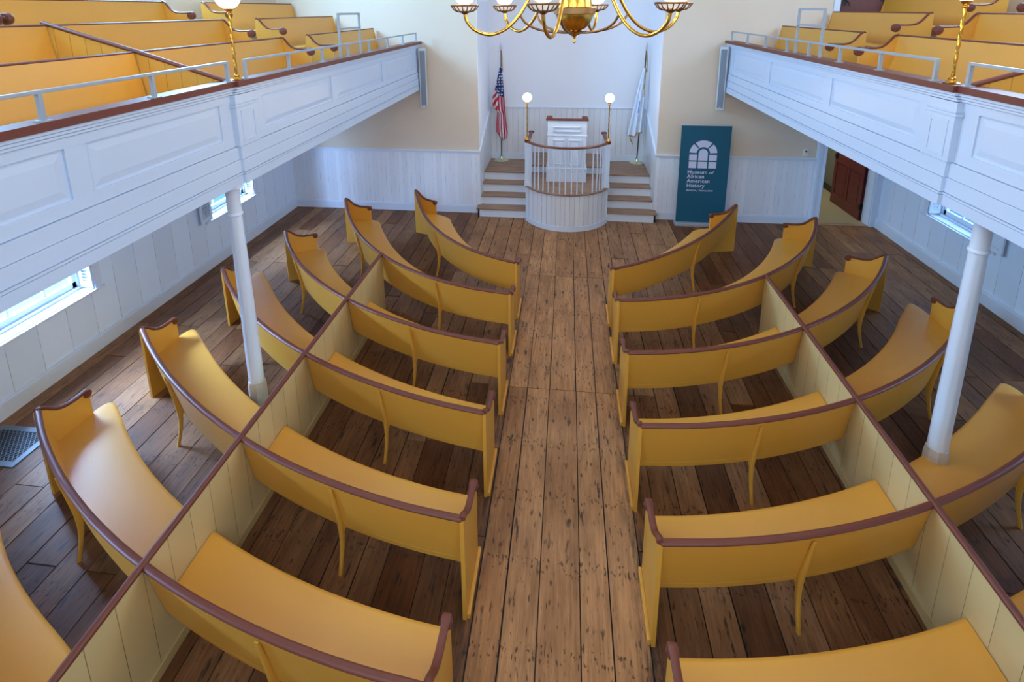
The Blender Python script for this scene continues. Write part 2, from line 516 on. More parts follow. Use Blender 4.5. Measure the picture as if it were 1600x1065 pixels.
# front wall, its niche and doorways
DX0, DX1 = 4.95, 5.90
wf = wall_y('wall_front', YF, YF + .26, [(-1.79, 1.79, -.1, 5.9), (DX0, DX1, -.1, 2.35), (4.84, 5.73, 3.2, 5.3)], 'cream_wall', XL - WT, XR + WT)
def wains_front(x0, x1, n1):
    struct(n1, MB().box(x0, x1, YF - .014, YF, 0, 1.335), 'wainscot_front')
wains_front(XL + .012, -1.79, 'trim_3'); wains_front(1.79, 4.775, 'trim_4')
m = MB()
for a, b in ((XL + .03, -1.775), (1.775, 4.775)):
    m.box(a, b, YF - .045, YF, 1.335, 1.36, bev=.006); m.box(a, b, YF - .028, YF, 1.305, 1.335)
struct('trim_5', m, 'white_trim')
m = MB()
for a, b in ((XL + .05, -1.79), (1.79, 4.775)):
    m.box(a, b, YF - .03, YF, 0, .15); m.box(a, b, YF - .022, YF, .15, .17)
struct('baseboard_front', m, 'white_trim')
NY = 12.42
wall_x('wall_niche_left', -1.99, -1.79, [], 'niche_wall', YF + .26, NY + .2)
wall_x('wall_niche_right', 1.79, 1.99, [], 'niche_wall', YF + .26, NY + .2)
wall_y('wall_niche_back', NY, NY + .2, [], 'niche_wall', -1.79, 1.79)
struct('ceiling_niche', MB().box(-1.99, 1.99, YF + .26, NY + .2, 5.9, 6.1), 'ceiling_white')
# thin plaster skins that turn the wall ends of the opening white
m = MB()
m.box(-1.79, -1.784, YF - .002, YF + .262, 1.36, 5.9); m.box(1.784, 1.79, YF - .002, YF + .262, 1.36, 5.9)
struct('trim_6', m, 'niche_wall')
struct('trim_7', MB().box(-1.79, 1.79, NY - .014, NY, .7, 2.0), 'wainscot_niche')
m = MB(); m.box(-1.76, 1.76, NY - .035, NY, 1.985, 2.015, bev=.005); m.box(-1.76, 1.76, NY - .03, NY, .95, 1.08) if 0 else None
m.box(-1.76, 1.76, NY - .032, NY - .012, .70, .90)
struct('trim_8', m, 'white_trim')
for sg, nm, nm2 in ((-1, 'trim_9', 'trim_10'), (1, 'trim_11', 'trim_12')):
    xa, xb = sg * 1.79, sg * 1.772
    poly = [(YF - .014, 0), (YF - .014, 1.345), (NY - .01, 1.99), (NY - .01, 0)]
    m = MB(); m.prism(poly, lambda a, b, d: Vector((d, a, b)), xa, xb); struct(nm, m, 'wainscot_niche_side')
    m = MB(); poly = [(YF - .03, 1.335), (YF - .03, 1.365), (NY - .01, 2.015), (NY - .01, 1.985)]
    m.prism(poly, lambda a, b, d: Vector((d, a, b)), xa, sg * 1.755); struct(nm2, m, 'white_trim')
wall_y('wall_back', YB - .3, YB, [(x - .75, x + .75, 3.9, 6.4) for x in (-3.4, 0, 3.4)], 'cream_wall', XL - WT, XR + WT)
struct('ceiling', MB().box(XL - WT, XR + WT, YB - .3, YF + .26, ZC, ZC + .2), 'ceiling_white')

# windows -----------------------------------------------------------
wcount = [0]
def louvres(m, P, Q, z0, z1, up=Vector((0, 0, 1))):
    """louvred shutter leaf between plan points P and Q"""
    P, Q = Vector(P), Vector(Q)
    d = (Q - P).normalized(); nrm = Vector((-d.y, d.x, 0)); w = (Q - P).length
    M = Matrix((( d.x, nrm.x, 0, P.x), (d.y, nrm.y, 0, P.y), (0, 0, 1, 0), (0, 0, 0, 1)))
    t = .012
    m.box(0, .045, -t, t, z0, z1, M); m.box(w - .045, w, -t, t, z0, z1, M)
    m.box(.045, w - .045, -t, t, z0, z0 + .07, M); m.box(.045, w - .045, -t, t, z1 - .07, z1, M)
    k = int((z1 - z0 - .14) / .042)
    for i in range(k):
        zc = z0 + .07 + (i + .5) * (z1 - z0 - .14) / k
        vs = [(.045, -t, zc - .016), (w - .045, -t, zc - .016), (w - .045, t, zc + .016), (.045, t, zc + .016),
              (.045, -t, zc - .009), (w - .045, -t, zc - .009), (w - .045, t, zc + .023), (.045, t, zc + .023)]
        m.add([M @ Vector(v) for v in vs], [(0, 1, 2, 3), (4, 7, 6, 5), (0, 4, 5, 1), (2, 6, 7, 3), (0, 3, 7, 4), (1, 5, 6, 2)])
def window(side, ya, yb, za, zb, low=True):
    wcount[0] += 1
    x = XL if side < 0 else XR
    o = lambda d: x + side * d               # d > 0 goes outward through the wall
    def bx(m, d0, d1, y0, y1, z0, z1): m.box(min(o(d0), o(d1)), max(o(d0), o(d1)), y0, y1, z0, z1)
    m = MB()
    for y0, y1 in ((ya, ya + .045), (yb - .045, yb)): bx(m, .17, .27, y0, y1, za, zb)
    bx(m, .17, .27, ya, yb, zb - .05, zb); bx(m, .15, .29, ya, yb, za - .02, za + .035)
    # casing on the room side
    for y0, y1 in ((ya - .10, ya), (yb, yb + .10)): bx(m, -.03, 0, y0, y1, za - .02, zb + .1)
    bx(m, -.03, 0, ya - .1, yb + .1, zb, zb + .1)
    f = struct('window_%d' % wcount[0], m, 'white_trim')
    m = MB()
    bx(m, .195, .24, ya + .045, yb - .045, za + .035, za + .11)
    bx(m, .195, .24, ya + .045, yb - .045, (za + zb) / 2 - .02, (za + zb) / 2 + .02)
    for y0 in (ya + .045, yb - .095): bx(m, .195, .24, y0, y0 + .05, za + .035, zb - .05)
    n = 3
    for i in range(1, n):
        yc = ya + (yb - ya) * i / n; bx(m, .205, .232, yc - .013, yc + .013, za + .1, zb - .05)
    for i in range(1, 6):
        zc = za + .11 + (zb - za - .16) * i / 6; bx(m, .207, .230, ya + .09, yb - .09, zc - .011, zc + .011)
    m.build('sash', 'white_trim', f)
    m = MB(); bx(m, .217, .221, ya + .09, yb - .09, za + .1, zb - .05)
    m.build('pane', 'window_glass', f)
    if low:
        m = MB(); bx(m, -.045, .155, ya - .12, yb + .12, za - .03, za) if 0 else None
        bx(m, -.05, 0, ya - .13, yb + .13, za - .03, za); bx(m, 0, .155, ya, yb, za - .03, za + .004)
        m.build('sill', 'white_trim', f)
        for (P, Q) in (((o(-.02), yb - .02, 0), (o(.15), yb - .02, 0)),
                       ((o(-.045), ya - .0, 0), (o(-.075), ya - .31, 0))):
            m = MB(); louvres(m, P, Q, za + .035, zb - .03)
            m.build('shutter', 'white_trim', f)
for a, b in LOWL: window(-1, a, b, ZS, ZT)
for a, b in LOWR: window(1, a, b, ZS, ZT)
for a, b in UPY:
    window(-1, a, b, UZ0, UZ1, False); window(1, a, b, UZ0, UZ1, False)
for x in (-3.4, 0, 3.4):
    wcount[0] += 1
    m = MB()
    m.box(x - .75, x - .69, YB - .2, YB - .1, 3.9, 6.4); m.box(x + .69, x + .75, YB - .2, YB - .1, 3.9, 6.4)
    m.box(x - .75, x + .75, YB - .2, YB - .1, 3.9, 3.97); m.box(x - .75, x + .75, YB - .2, YB - .1, 6.33, 6.4)
    m.box(x - .02, x + .02, YB - .17, YB - .13, 3.97, 6.33); m.box(x - .69, x + .69, YB - .17, YB - .13, 5.1, 5.15)
    f = struct('window_%d' % wcount[0], m, 'white_trim')
    MB().box(x - .69, x + .69, YB - .155, YB - .15, 3.97, 6.33).build('pane', 'window_glass', f)
tag(MB().box(-16, XL - WT - .02, -6, 18, -.5, -.3).build('paved_yard', 'outdoor_paving'), 'pale paved yard seen through the two left windows', 'ground', kind='structure')
tag(MB().box(XR + WT + .9, 16, -6, 18, -.5, -.3).build('paved_yard', 'outdoor_paving'), 'pale paved yard outside the right windows', 'ground', kind='structure')

# lower doorway and the vestibule behind it ---------------------------
m = MB()
for a, b in ((DX0 - .175, DX0), (DX1, DX1 + .118)):
    m.box(a, b, YF - .035, YF + .0, 0, 2.5)
m.box(DX0 - .165, DX0 - .115, YF - .055, YF, 0, 2.5); m.box(DX0 - .04, DX0 - .012, YF - .05, YF, 0, 2.4)
m.box(DX0 - .175, DX1 + .118, YF - .035, YF, 2.35, 2.55)
m.box(DX0 - .0, DX0 + .02, YF, YF + .26, 0, 2.35); m.box(DX1 - .02, DX1, YF, YF + .26, 0, 2.35)
fr = struct('door_1', m, 'white_trim')
struct('floor_vestibule', MB().box(4.3, 6.6, YF + .0, 14.2, -.1, .004), 'vestibule_floor')
struct('trim_13', MB().box(DX0 + .02, DX1 - .02, YF - .03, YF + .1, 0, .012), 'tread_wood')
wall_x('wall_vestibule_right', 6.12, 6.3, [], 'vestibule_wall', YF + .26, 14.2, 0, 2.7)
wall_x('wall_vestibule_left', 4.2, 4.3, [], 'vestibule_wall', YF + .26, 14.2, 0, 2.7)
wall_y('wall_vestibule_back', 14.0, 14.2, [], 'vestibule_wall', 4.3, 6.2, 0, 2.7)
struct('ceiling_vestibule', MB().box(4.2, 6.3, YF + .26, 14.2, 2.7, 2.8), 'ceiling_white')
struct('baseboard_vestibule', MB().box(6.085, 6.12, YF + .3, 14.0, 0, .13), 'black_iron')
area('vestibule_lamp', (5.2, 12.6, 2.6), (5.2, 12.6, 0), .8, .8, 26, (1, .92, .8))

def panel_door(parent_tag, hx, hy, ang, w, h, z0, label):
    """four-panelled leaf, hinged at (hx, hy), swinging towards ang"""
    t = thing('panelled_door', label, 'door', (hx, hy, z0))
    c, s = math.cos(ang), math.sin(ang)
    M = Matrix(((c, -s, 0, hx), (s, c, 0, hy), (0, 0, 1, z0), (0, 0, 0, 1)))
    m = MB(); m.box(0, w, -.012, .012, 0, h, M)
    for a, b in ((0, .11), (w / 2 - .045, w / 2 + .045), (w - .11, w)): m.box(a, b, -.022, .022, 0, h, M)
    for a, b in ((0, .22), (.92, 1.08), (h - .12, h)): m.box(.11, w - .11, -.0215, .0215, a, b, M)
    for x0, x1 in ((.11, w / 2 - .045), (w / 2 + .045, w - .11)):
        for zz0, zz1 in ((.22, .92), (1.08, h - .12)):
            m.box(x0 + .04, x1 - .04, -.017, .017, zz0 + .05, zz1 - .05, M)
    m.build('leaf', 'dark_red_door', t)
    for zz in (.22, h * .52, h - .25):
        m = MB(); m.box(-.005, .05, -.03, .03, zz, zz + .11, M); m.lathe([(.012, 0), (.012, .12)], (0, 0, 0), 8, M @ Matrix.Translation((-.005, -.028, zz))); m.build('hinge', 'black_iron', t)
    m = MB(); m.box(w - .1, w - .03, -.034, .034, 1.0, 1.12, M); m.tube([M @ Vector(p) for p in ((w - .07, .034, 1.08), (w - .07, .07, 1.09), (w - .12, .085, 1.06), (w - .15, .08, .99))], .009, 8)
    m.tube([M @ Vector(p) for p in ((w - .07, -.034, 1.08), (w - .07, -.07, 1.09), (w - .12, -.085, 1.06), (w - .15, -.08, .99))], .009, 8)
    m.build('latch', 'black_iron', t)
    return t
panel_door(None, 5.865, YF + .30, PI / 2 + .02, 1.16, 2.25, .012, 'dark red panelled door standing open in the lower doorway at right')

# upper doorway at the end of the right balcony
m = MB()
m.box(4.74, 4.84, YF - .03, YF, 3.2, 5.4); m.box(5.73, 5.83, YF - .03, YF, 3.2, 5.4); m.box(4.74, 5.83, YF - .03, YF, 5.3, 5.4)
struct('door_2', m, 'white_trim')
wall_y('wall_upper_landing', 12.6, 12.75, [], 'vestibule_wall', 4.3, 6.4, 3.0, 5.6)
struct('floor_upper_landing', MB().box(4.3, 6.4, YF + .26, 12.6, 3.1, 3.2), 'vestibule_floor')
wall_x('wall_upper_landing_left', 4.2, 4.3, [], 'vestibule_wall', YF + .26, 12.75, 3.1, 5.6)
wall_x('wall_upper_landing_right', 6.4, 6.5, [], 'vestibule_wall', YF + .26, 12.75, 3.1, 5.6)
struct('ceiling_upper_landing', MB().box(4.2, 6.5, YF + .26, 12.75, 5.6, 5.7), 'ceiling_white')
panel_door(None, 5.70, YF + .28, PI - .38, .66, 2.05, 3.205, 'dark red panelled door ajar in the upper doorway above the right balcony')

# thermostat, loudspeaker columns, floor grille -----------------------
t = thing('thermostat', 'small white thermostat with dark screen beside the lower doorway', 'thermostat', (4.57, YF, 1.42))
MB().box(4.535, 4.605, YF - .028, YF, 1.405, 1.53, bev=.006).build('housing', 'plastic_white', t)
MB().box(4.555, 4.588, YF - .031, YF - .026, 1.475, 1.51).build('screen', 'screen_dark', t)

def wall_speaker(sg, z0, z1, lab):
    cx = sg * 2.875
    t = thing('column_loudspeaker', lab, 'loudspeaker', (cx, YF - .1, z0), 'column loudspeakers on the front wall')
    M = Matrix.Translation((cx, YF - .16, (z0 + z1) / 2)) @ Matrix.Rotation(sg * -.30, 4, 'Z') @ Matrix.Rotation(.03, 4, 'X')
    h = (z1 - z0) / 2
    m = MB(); m.box(-.072, .072, -.05, .05, -h, h, M, bev=.008); m.build('cabinet', 'speaker_frame', t)
    m = MB(); m.box(-.052, .052, -.058, -.049, -h + .03, h - .045, M, bev=.003); g = m.build('grille', 'speaker_grey', t)
    m = MB(); m.box(-.02, .02, -.063, -.057, -h + .035, -h + .055, M); m.build('badge', 'silver', g)
    m = MB()
    for zz in (-.3, .3): m.box(-.02, .02, .045, .17, zz - .03, zz + .03, Matrix.Translation((cx, YF - .16, (z0 + z1) / 2)))
    m.build('bracket', 'black_iron', t)
wall_speaker(-1, 2.29, 3.47, 'tall grey loudspeaker at the front end of the left balcony')
wall_speaker(1, 2.31, 3.49, 'tall grey loudspeaker at the front end of the right balcony')

t = thing('floor_grille', 'grey metal heating grille in the floor behind the lower left pew', 'vent', (-5.49, 3.94, 0), None)
gx0, gx1, gy0, gy1 = -5.82, -5.17, 3.70, 4.18
m = MB()
for a in ((gx0, gx1, gy0, gy0 + .06), (gx0, gx1, gy1 - .06, gy1), (gx0, gx0 + .06, gy0 + .06, gy1 - .06), (gx1 - .06, gx1, gy0 + .06, gy1 - .06)):
    m.box(*a, .0, .010)
m.build('frame', 'vent_metal', t)
MB().box(gx0 + .06, gx1 - .06, gy0 + .06, gy1 - .06, .0015, .003).build('duct_opening', 'vent_dark', t)
m = MB()
k = 14
import itertools
ix0, ix1, iy0, iy1 = gx0 + .06, gx1 - .06, gy0 + .06, gy1 - .06
for i in range(-12, 26):
    for sg in (1, -1):
        # diagonal bars clipped to the opening
        x0 = ix0 + i * .045
        p0 = (x0, iy0) if sg > 0 else (x0, iy1)
        L = iy1 - iy0
        p1 = (x0 + L * .8, iy1) if sg > 0 else (x0 + L * .8, iy0)
        (xa, ya), (xb, yb) = p0, p1
        def clip(xc): return ya + (yb - ya) * (xc - xa) / (xb - xa)
        if xb <= ix0 or xa >= ix1: continue
        if xa < ix0: ya = clip(ix0); xa = ix0
        if xb > ix1: yb = clip(ix1); xb = ix1
        if xb - xa < .01: continue
        d = Vector((xb - xa, yb - ya, 0)).normalized(); n = Vector((-d.y, d.x, 0)) * .0028
        A, B = Vector((xa, ya, .0085)), Vector((xb, yb, .0085)); dn = Vector((0, 0, -.004))
        m.add([A - n, B - n, B + n, A + n, A - n + dn, B - n + dn, B + n + dn, A + n + dn], [(0, 1, 2, 3), (0, 4, 5, 1), (3, 2, 6, 7), (4, 7, 6, 5)])
m.build('lattice', 'vent_metal', t)

# ================================================================== PULPIT
deck_z = [.19, .38, .57, .76]
ny = [10.54, 10.81, 11.07, 11.33]
for sg, nm in ((-1, 'left'), (1, 'right')):
    t = thing('stair_flight', 'flight of four wooden steps with white risers on the %s of the pulpit' % nm, 'stairs', (sg * 1.28, 10.9, 0), 'pulpit steps')
    xo = sg * 1.765
    xi = .848 if sg > 0 else -.806
    for i, (z, y) in enumerate(zip(deck_z, ny)):
        x0, x1 = sorted((xi, sg * 1.80 if i == 0 else xo))
        m = MB(); m.box(x0, x1, y + .02, y + .04, deck_z[i - 1] if i else 0, z - .028); m.build('riser', 'white_paint', t)
        yb = ny[i + 1] + .03 if i < 3 else NY - .015
        if i == 0:
            xo2 = sg * 1.83; x0, x1 = sorted((xi, xo2))
            m = MB(); m.box(min(xi, xo), max(xi, xo), y - .01, yb, z - .028, z, bev=.004); m.box(min(xo, xo2), max(xo, xo2), y - .01, YF - .016, z - .028, z); m.build('tread', 'tread_wood', t)
        else:
            m = MB(); m.box(min(xi, xo), max(xi, xo), y - .01, yb, z - .028, z, bev=.004); m.build('tread' if i < 3 else 'landing', 'tread_wood', t)
    m = MB(); x0, x1 = sorted((xo + sg * .004, sg * 1.80)); m.box(x0, x1, 10.56, YF - .016, 0, .162); m.build('end_panel', 'white_paint', t)

BC = Vector((.02, 10.79)); BR = .86
def arc_pt(t, r): return Vector((BC.x + r * math.sin(t), BC.y - r * math.cos(t)))
A0 = math.radians(66.5)
t = thing('pulpit_platform', 'bow-fronted white boarded pulpit platform with wooden deck between the steps', 'platform', (.02, 10.9, 0))
pulpit = t
NS = 40
ang = [-A0 + 2 * A0 * i / NS for i in range(NS + 1)]
def bow_solid(r, z0, z1, yback=11.325, smooth=False):
    m = MB()
    pts = [arc_pt(a, r) for a in ang]
    xl, xr = pts[0].x, pts[-1].x
    poly = [(p.x, p.y) for p in pts] + [(xr, yback), (xl, yback)]
    m.prism(poly, lambda a, b, d: Vector((a, b, d)), z0, z1)
    return m
bow_solid(BR, .0, .73).build('bowed_front', 'bow_boards', t)
bow_solid(BR + .012, 0, .10).build('base_strip', 'white_trim', t)
bow_solid(BR + .035, .73, .757).build('deck', 'tread_wood', t)
t = thing('raised_dais', 'low wooden dais with white riser behind the lectern, against the niche wall', 'platform', (0, 11.9, .76))
m = MB()
m.box(-.80, .80, 11.335, 11.355, .76, .90); m.build('riser', 'white_paint', t)
m = MB(); m.box(-.80, .80, 11.31, NY - .015, .90, .928, bev=.004); m.box(-.79, .79, 11.36, NY - .02, .1, .90); m.build('deck', 'tread_wood', t)
t = pulpit
for sg in (-1, 1):
    m = MB(); m.box(BC.x + sg * .79 - .025, BC.x + sg * .79 + .025, 10.44, 10.55, 0, .73)
    m.build('corner_board', 'white_trim', t)

# balustrade
t = thing('pulpit_balustrade', 'curved white balustrade with dark red handrail around the pulpit', 'balustrade', (.02, 10.4, .757))
RR = BR - .015
zr = 1.66
pts = [Vector((arc_pt(a, RR).x, arc_pt(a, RR).y, zr)) for a in ang]
L0, R0 = pts[0], pts[-1]
left = [Vector((L0.x + .02, 11.22, zr + .02)), Vector((L0.x + .015, 10.9, zr + .01)), Vector((L0.x + .005, 10.6, zr)), ]
right = [Vector((R0.x - .005, 10.6, zr)), Vector((R0.x - .015, 10.9, zr + .01)), Vector((R0.x - .02, 11.22, zr + .02))]
m = MB(); m.tube(left + pts + right, .03, 10, flat=(.75, 1.25))
for q in (left[0], right[-1]):
    m.lathe([(.055, -.02), (.062, -.008), (.062, .014), (.05, .024), (.01, .028)], q, 16)
for q in (L0, R0): m.lathe([(.05, -.018), (.056, 0), (.05, .022), (.02, .03)], q + Vector((-.012 if q is L0 else .012, 0, 0)), 14)
m.build('handrail', 'maroon', t)
for q in (L0, R0):
    m = MB(); m.box(q.x - .055, q.x + .055, q.y - .055, q.y + .055, .758, zr - .025, bev=.006)
    m.box(q.x - .068, q.x + .068, q.y - .068, q.y + .068, zr - .085, zr - .055, bev=.004); m.box(q.x - .064, q.x + .064, q.y - .064, q.y + .064, .758, .84, bev=.004)
    m.build('newel_post', 'white_trim', t)
for q in (left[0], right[-1]):
    m = MB(); m.lathe([(.028, .93 - zr), (.028, -.02)], q, 12); m.build('end_post', 'white_trim', t)
for d in (-47.4, -39.9, -32.2, -24.2, -16.8, -8.8, -1.4, 6.3, 13.6, 21.0, 35.9, 42.4, 48.9, -56, 55):
    p = arc_pt(math.radians(d), RR)
    tilt = Vector((.012, -.02, 0)) if abs(d - 42.4) < .1 else Vector((0, 0, 0))
    m = MB(); m.tube([Vector((p.x, p.y, .7585)), Vector((p.x, p.y, 1.2)) + tilt, Vector((p.x, p.y, zr - .01))], .0125, 10); m.build('baluster', 'white_trim', t)
for sg, q in ((-1, L0), (1, R0)):
    for yy in (10.62, 10.74, 10.86, 10.98, 11.10):
        m = MB(); m.tube([Vector((q.x - sg * .01, yy, .7585)), Vector((q.x - sg * .01, yy, zr))], .0125, 10); m.build('baluster', 'white_trim', t)

# lamps on the newels (and taller ones on the balconies)
def twisted_post(m, base, h, r):
    n, seg = 12, 70
    rings = []
    for i in range(seg + 1):
        z = h * i / seg; ph = i / seg * h / .085 * 2 * PI / 2
        rings.append([Vector(base) + Vector((r * (1 + .22 * math.cos(3 * (2 * PI * k / n) + ph * 1.5)) * math.cos(2 * PI * k / n), r * (1 + .22 * math.cos(3 * (2 * PI * k / n) + ph * 1.5)) * math.sin(2 * PI * k / n), z)) for k in range(n)])
    m.loft(rings)
def globe_lamp(loc, h, gr, label, group, power):
    t = thing('globe_lamp', label, 'lamp', loc, group)
    x, y, z = loc
    m = MB(); m.lathe([(.055, 0), (.058, .008), (.04, .014), (.024, .03), (.03, .04), (.014, .055)], loc, 16); m.build('base', 'brass', t)
    m = MB(); twisted_post(m, (x, y, z + .05), h - .1, .0115); m.build('post', 'brass', t)
    m = MB(); m.lathe([(.012, 0), (.022, .008), (.022, .014), (.012, .022), (.02, .03), (.034, .044), (.036, .056)], (x, y, z + h - .055), 14); m.build('collar', 'brass', t)
    m = MB(); m.sphere((x, y, z + h + gr * .97), gr, 24, 14); m.build('globe', 'lit_globe', t)
    l = bpy.data.lights.new('globe_light', 'POINT'); l.energy = power; l.color = (1, .82, .58); l.shadow_soft_size = gr
    o = bpy.data.objects.new('globe_light', l); COL.objects.link(o); o.location = (x, y - gr - .03, z + h + gr)
globe_lamp((L0.x - .012, L0.y, zr + .031), .76, .088, 'brass globe lamp on the left end of the pulpit rail', 'brass globe lamps on the pulpit', 13)
globe_lamp((R0.x + .012, R0.y, zr + .031), .76, .088, 'brass globe lamp on the right end of the pulpit rail', 'brass globe lamps on the pulpit', 13)

# lectern
t = thing('lectern', 'white panelled lectern with dark red reading top behind the pulpit rail', 'lectern', (.015, 10.87, .757))
lx0, lx1, ly = -.375, .395, 10.735
m = MB(); m.prism([(ly, .757), (ly, 2.0), (ly + .40, 1.90), (ly + .40, .757)], lambda a, b, d: Vector((d, a, b)), lx0, lx1); m.build('body', 'white_trim', t)
m = MB(); m.box(lx0 - .02, lx1 + .02, ly - .02, ly + .41, .757, 1.0, bev=.005); m.build('plinth', 'white_trim', t)
m = MB(); m.box(lx0 - .03, lx1 + .03, ly - .03, ly + .42, 1.0, 1.018, bev=.004); m.box(lx0 - .026, lx1 + .026, ly - .026, ly + .415, 1.03, 1.05, bev=.004)
m.box(lx0 - .012, lx1 + .012, ly - .014, ly + .41, 1.715, 1.735, bev=.004); m.build('moulding', 'white_trim', t)
for (x0, x1, z0, z1) in ((lx0 + .10, lx0 + .355, 1.12, 1.64), (lx1 - .355, lx1 - .10, 1.12, 1.64), (lx0 + .11, lx1 - .11, 1.80, 1.91)):
    m = MB()
    for a in ((x0, x1, z0, z0 + .022), (x0, x1, z1 - .022, z1), (x0, x0 + .022, z0, z1), (x1 - .022, x1, z0, z1)):
        m.box(a[0], a[1], ly - .028, ly + .001, a[2], a[3], bev=.004)
    m.box(x0 + .05, x1 - .05, ly - .012, ly + .001, z0 + .045, z1 - .045) if z1 - z0 > .2 else None
    m.build('panel', 'white_trim', t)
m = MB(); m.box(lx0 - .035, lx1 + .035, ly - .035, ly + .03, 2.035, 2.075, bev=.008)
m.prism([(ly + .02, 2.0), (ly + .02, 2.068), (ly + .43, 1.95), (ly + .43, 1.92)], lambda a, b, d: Vector((d, a, b)), lx0 - .02, lx1 + .02); m.build('reading_top', 'maroon', t)
m = MB(); m.box(lx0 - .01, lx1 + .01, ly - .012, ly + .03, 1.99, 2.035); m.build('frieze', 'white_trim', t)
for x in (lx0 + .035, lx1 - .035):
    m = MB(); M = Matrix.Translation((x, ly + .05, 2.085)) @ Matrix.Rotation(PI / 2, 4, 'Y')
    m.lathe([(.01, -.06), (.033, -.055), (.036, 0), (.033, .055), (.01, .06)], (0, 0, 0), 16, M); m.build('scroll_end', 'maroon', t)

# flags ---------------------------------------------------------------
def pole_flag(base, top, label, kind):
    t = thing('flag_on_stand', label, 'flag', base)
    B, T = Vector(base), Vector(top)
    m = MB(); m.lathe([(.005, 0), (.16, 0), (.162, .012), (.13, .028), (.055, .042), (.035, .07), (.03, .12), (.018, .125)], base, 28); m.build('stand', 'pale_brass', t)
    m = MB(); m.tube([B + Vector((0, 0, .05)), B + (T - B) * .5 , T], .014, 10); m.build('pole', 'pole_wood', t)
    m = MB(); m.lathe([(.022, -.03), (.028, 0), (.012, .02), (.03, .045), (.036, .065), (.018, .10), (.008, .15), (.001, .18)], top, 12); m.build('finial', 'silver', t)
    m = MB(); q = T - (T - B).normalized() * .05
    m.tube([q + Vector((.014, -.012, 0)), q + Vector((.03, -.02, -.15)), q + Vector((.028, -.02, -.36))], lambda s: .006 + .004 * math.sin(s * 14), 8)
    m.tube([q + Vector((.0, -.018, 0)), q + Vector((.005, -.03, -.12)), q + Vector((.012, -.028, -.30))], lambda s: .006 + .005 * math.sin(s * 11), 8)
    m.tube([q + Vector((.028, -.02, -.30)), q + Vector((.028, -.02, -.44))], lambda s: .008 + .010 * s, 8)
    m.build('tassel_cord', 'gold_fringe', t)
    return t, B, T
def interp(tab, x):
    for (x0, *a), (x1, *b) in zip(tab, tab[1:]):
        if x <= x1:
            f = max(0, (x - x0) / (x1 - x0)); return [p + (q - p) * f for p, q in zip(a, b)]
    return list(tab[-1][1:])
def us_flag():
    base, top = (-1.495, 12.20, .76), (-1.485, 12.20, 3.34)
    t, B, T = pole_flag(base, top, 'United States flag with gold fringe hanging furled on a pole left of the pulpit', 0)
    # gathered cloth: left and right edge (m from the pole) at each height
    tab = [(0, -.02, .03), (.30, -.08, .055), (.52, -.13, .075), (.72, -.185, .09), (.93, -.17, .10), (1.0, -.07, .105), (1.28, -.10, .13), (1.48, -.10, .155), (1.58, -.03, .13)]
    nu, nv = 80, 60
    vs, fs, uvs = [], [], []
    for i in range(nu + 1):
        d = 1.58 * i / nu; l, r = interp(tab, d)
        for j in range(nv + 1):
            v = j / nv
            amp = .035 * min(1, .3 + d)
            y = B.y - .035 - amp * (1 + math.sin(v * PI * 6.5 + d * 1.1)) - .04 * math.sin(v * PI)
            z = 2.95 - d - .05 * d * math.sin(v * PI * .9)
            vs.append((B.x + l + (r - l) * v, y, z))
            can = 1.0 if d < (.50 + .18 * v) and d < .66 and v > .12 - d else 0.0
            sc = (d * 11 + v * 5 + 1) if (v < .52 - .25 * max(0, d - .5) and d < .98) else v * 8.4 + 20.3
            uvs.append((sc, can))
    for i in range(nu):
        for j in range(nv):
            a = i * (nv + 1) + j; fs.append((a, a + 1, a + nv + 2, a + nv + 1))
    me = bpy.data.meshes.new('cloth'); me.from_pydata(vs, [], fs)
    ul = me.uv_layers.new(name='UVMap')
    for l in me.loops: ul.data[l.index].uv = uvs[l.vertex_index]
    me.polygons.foreach_set('use_smooth', [True] * len(fs))
    me.materials.append(MATS['us_flag'])
    o = bpy.data.objects.new('cloth', me); COL.objects.link(o); o.parent = t; o.matrix_parent_inverse = Matrix.Translation(-B)
    sd = o.modifiers.new('thickness', 'SOLIDIFY'); sd.thickness = .003
    P = lambda i, j: Vector(vs[i * (nv + 1) + j])
    m = MB(); m.tube([P(nu, j) for j in range(0, nv + 1, 3)], .012, 6, flat=(1.4, .8)); m.build('fringe', 'gold_fringe', t)
    m = MB(); m.tube([P(i, nv) for i in range(14, nu + 1, 3)], .006, 6); m.build('fringe', 'gold_fringe', t)
    m = MB(); m.tube([P(i, 0) + Vector((0, -.004, 0)) for i in range(34, 51, 2)], .010, 6); m.build('fringe', 'gold_fringe', t)
us_flag()
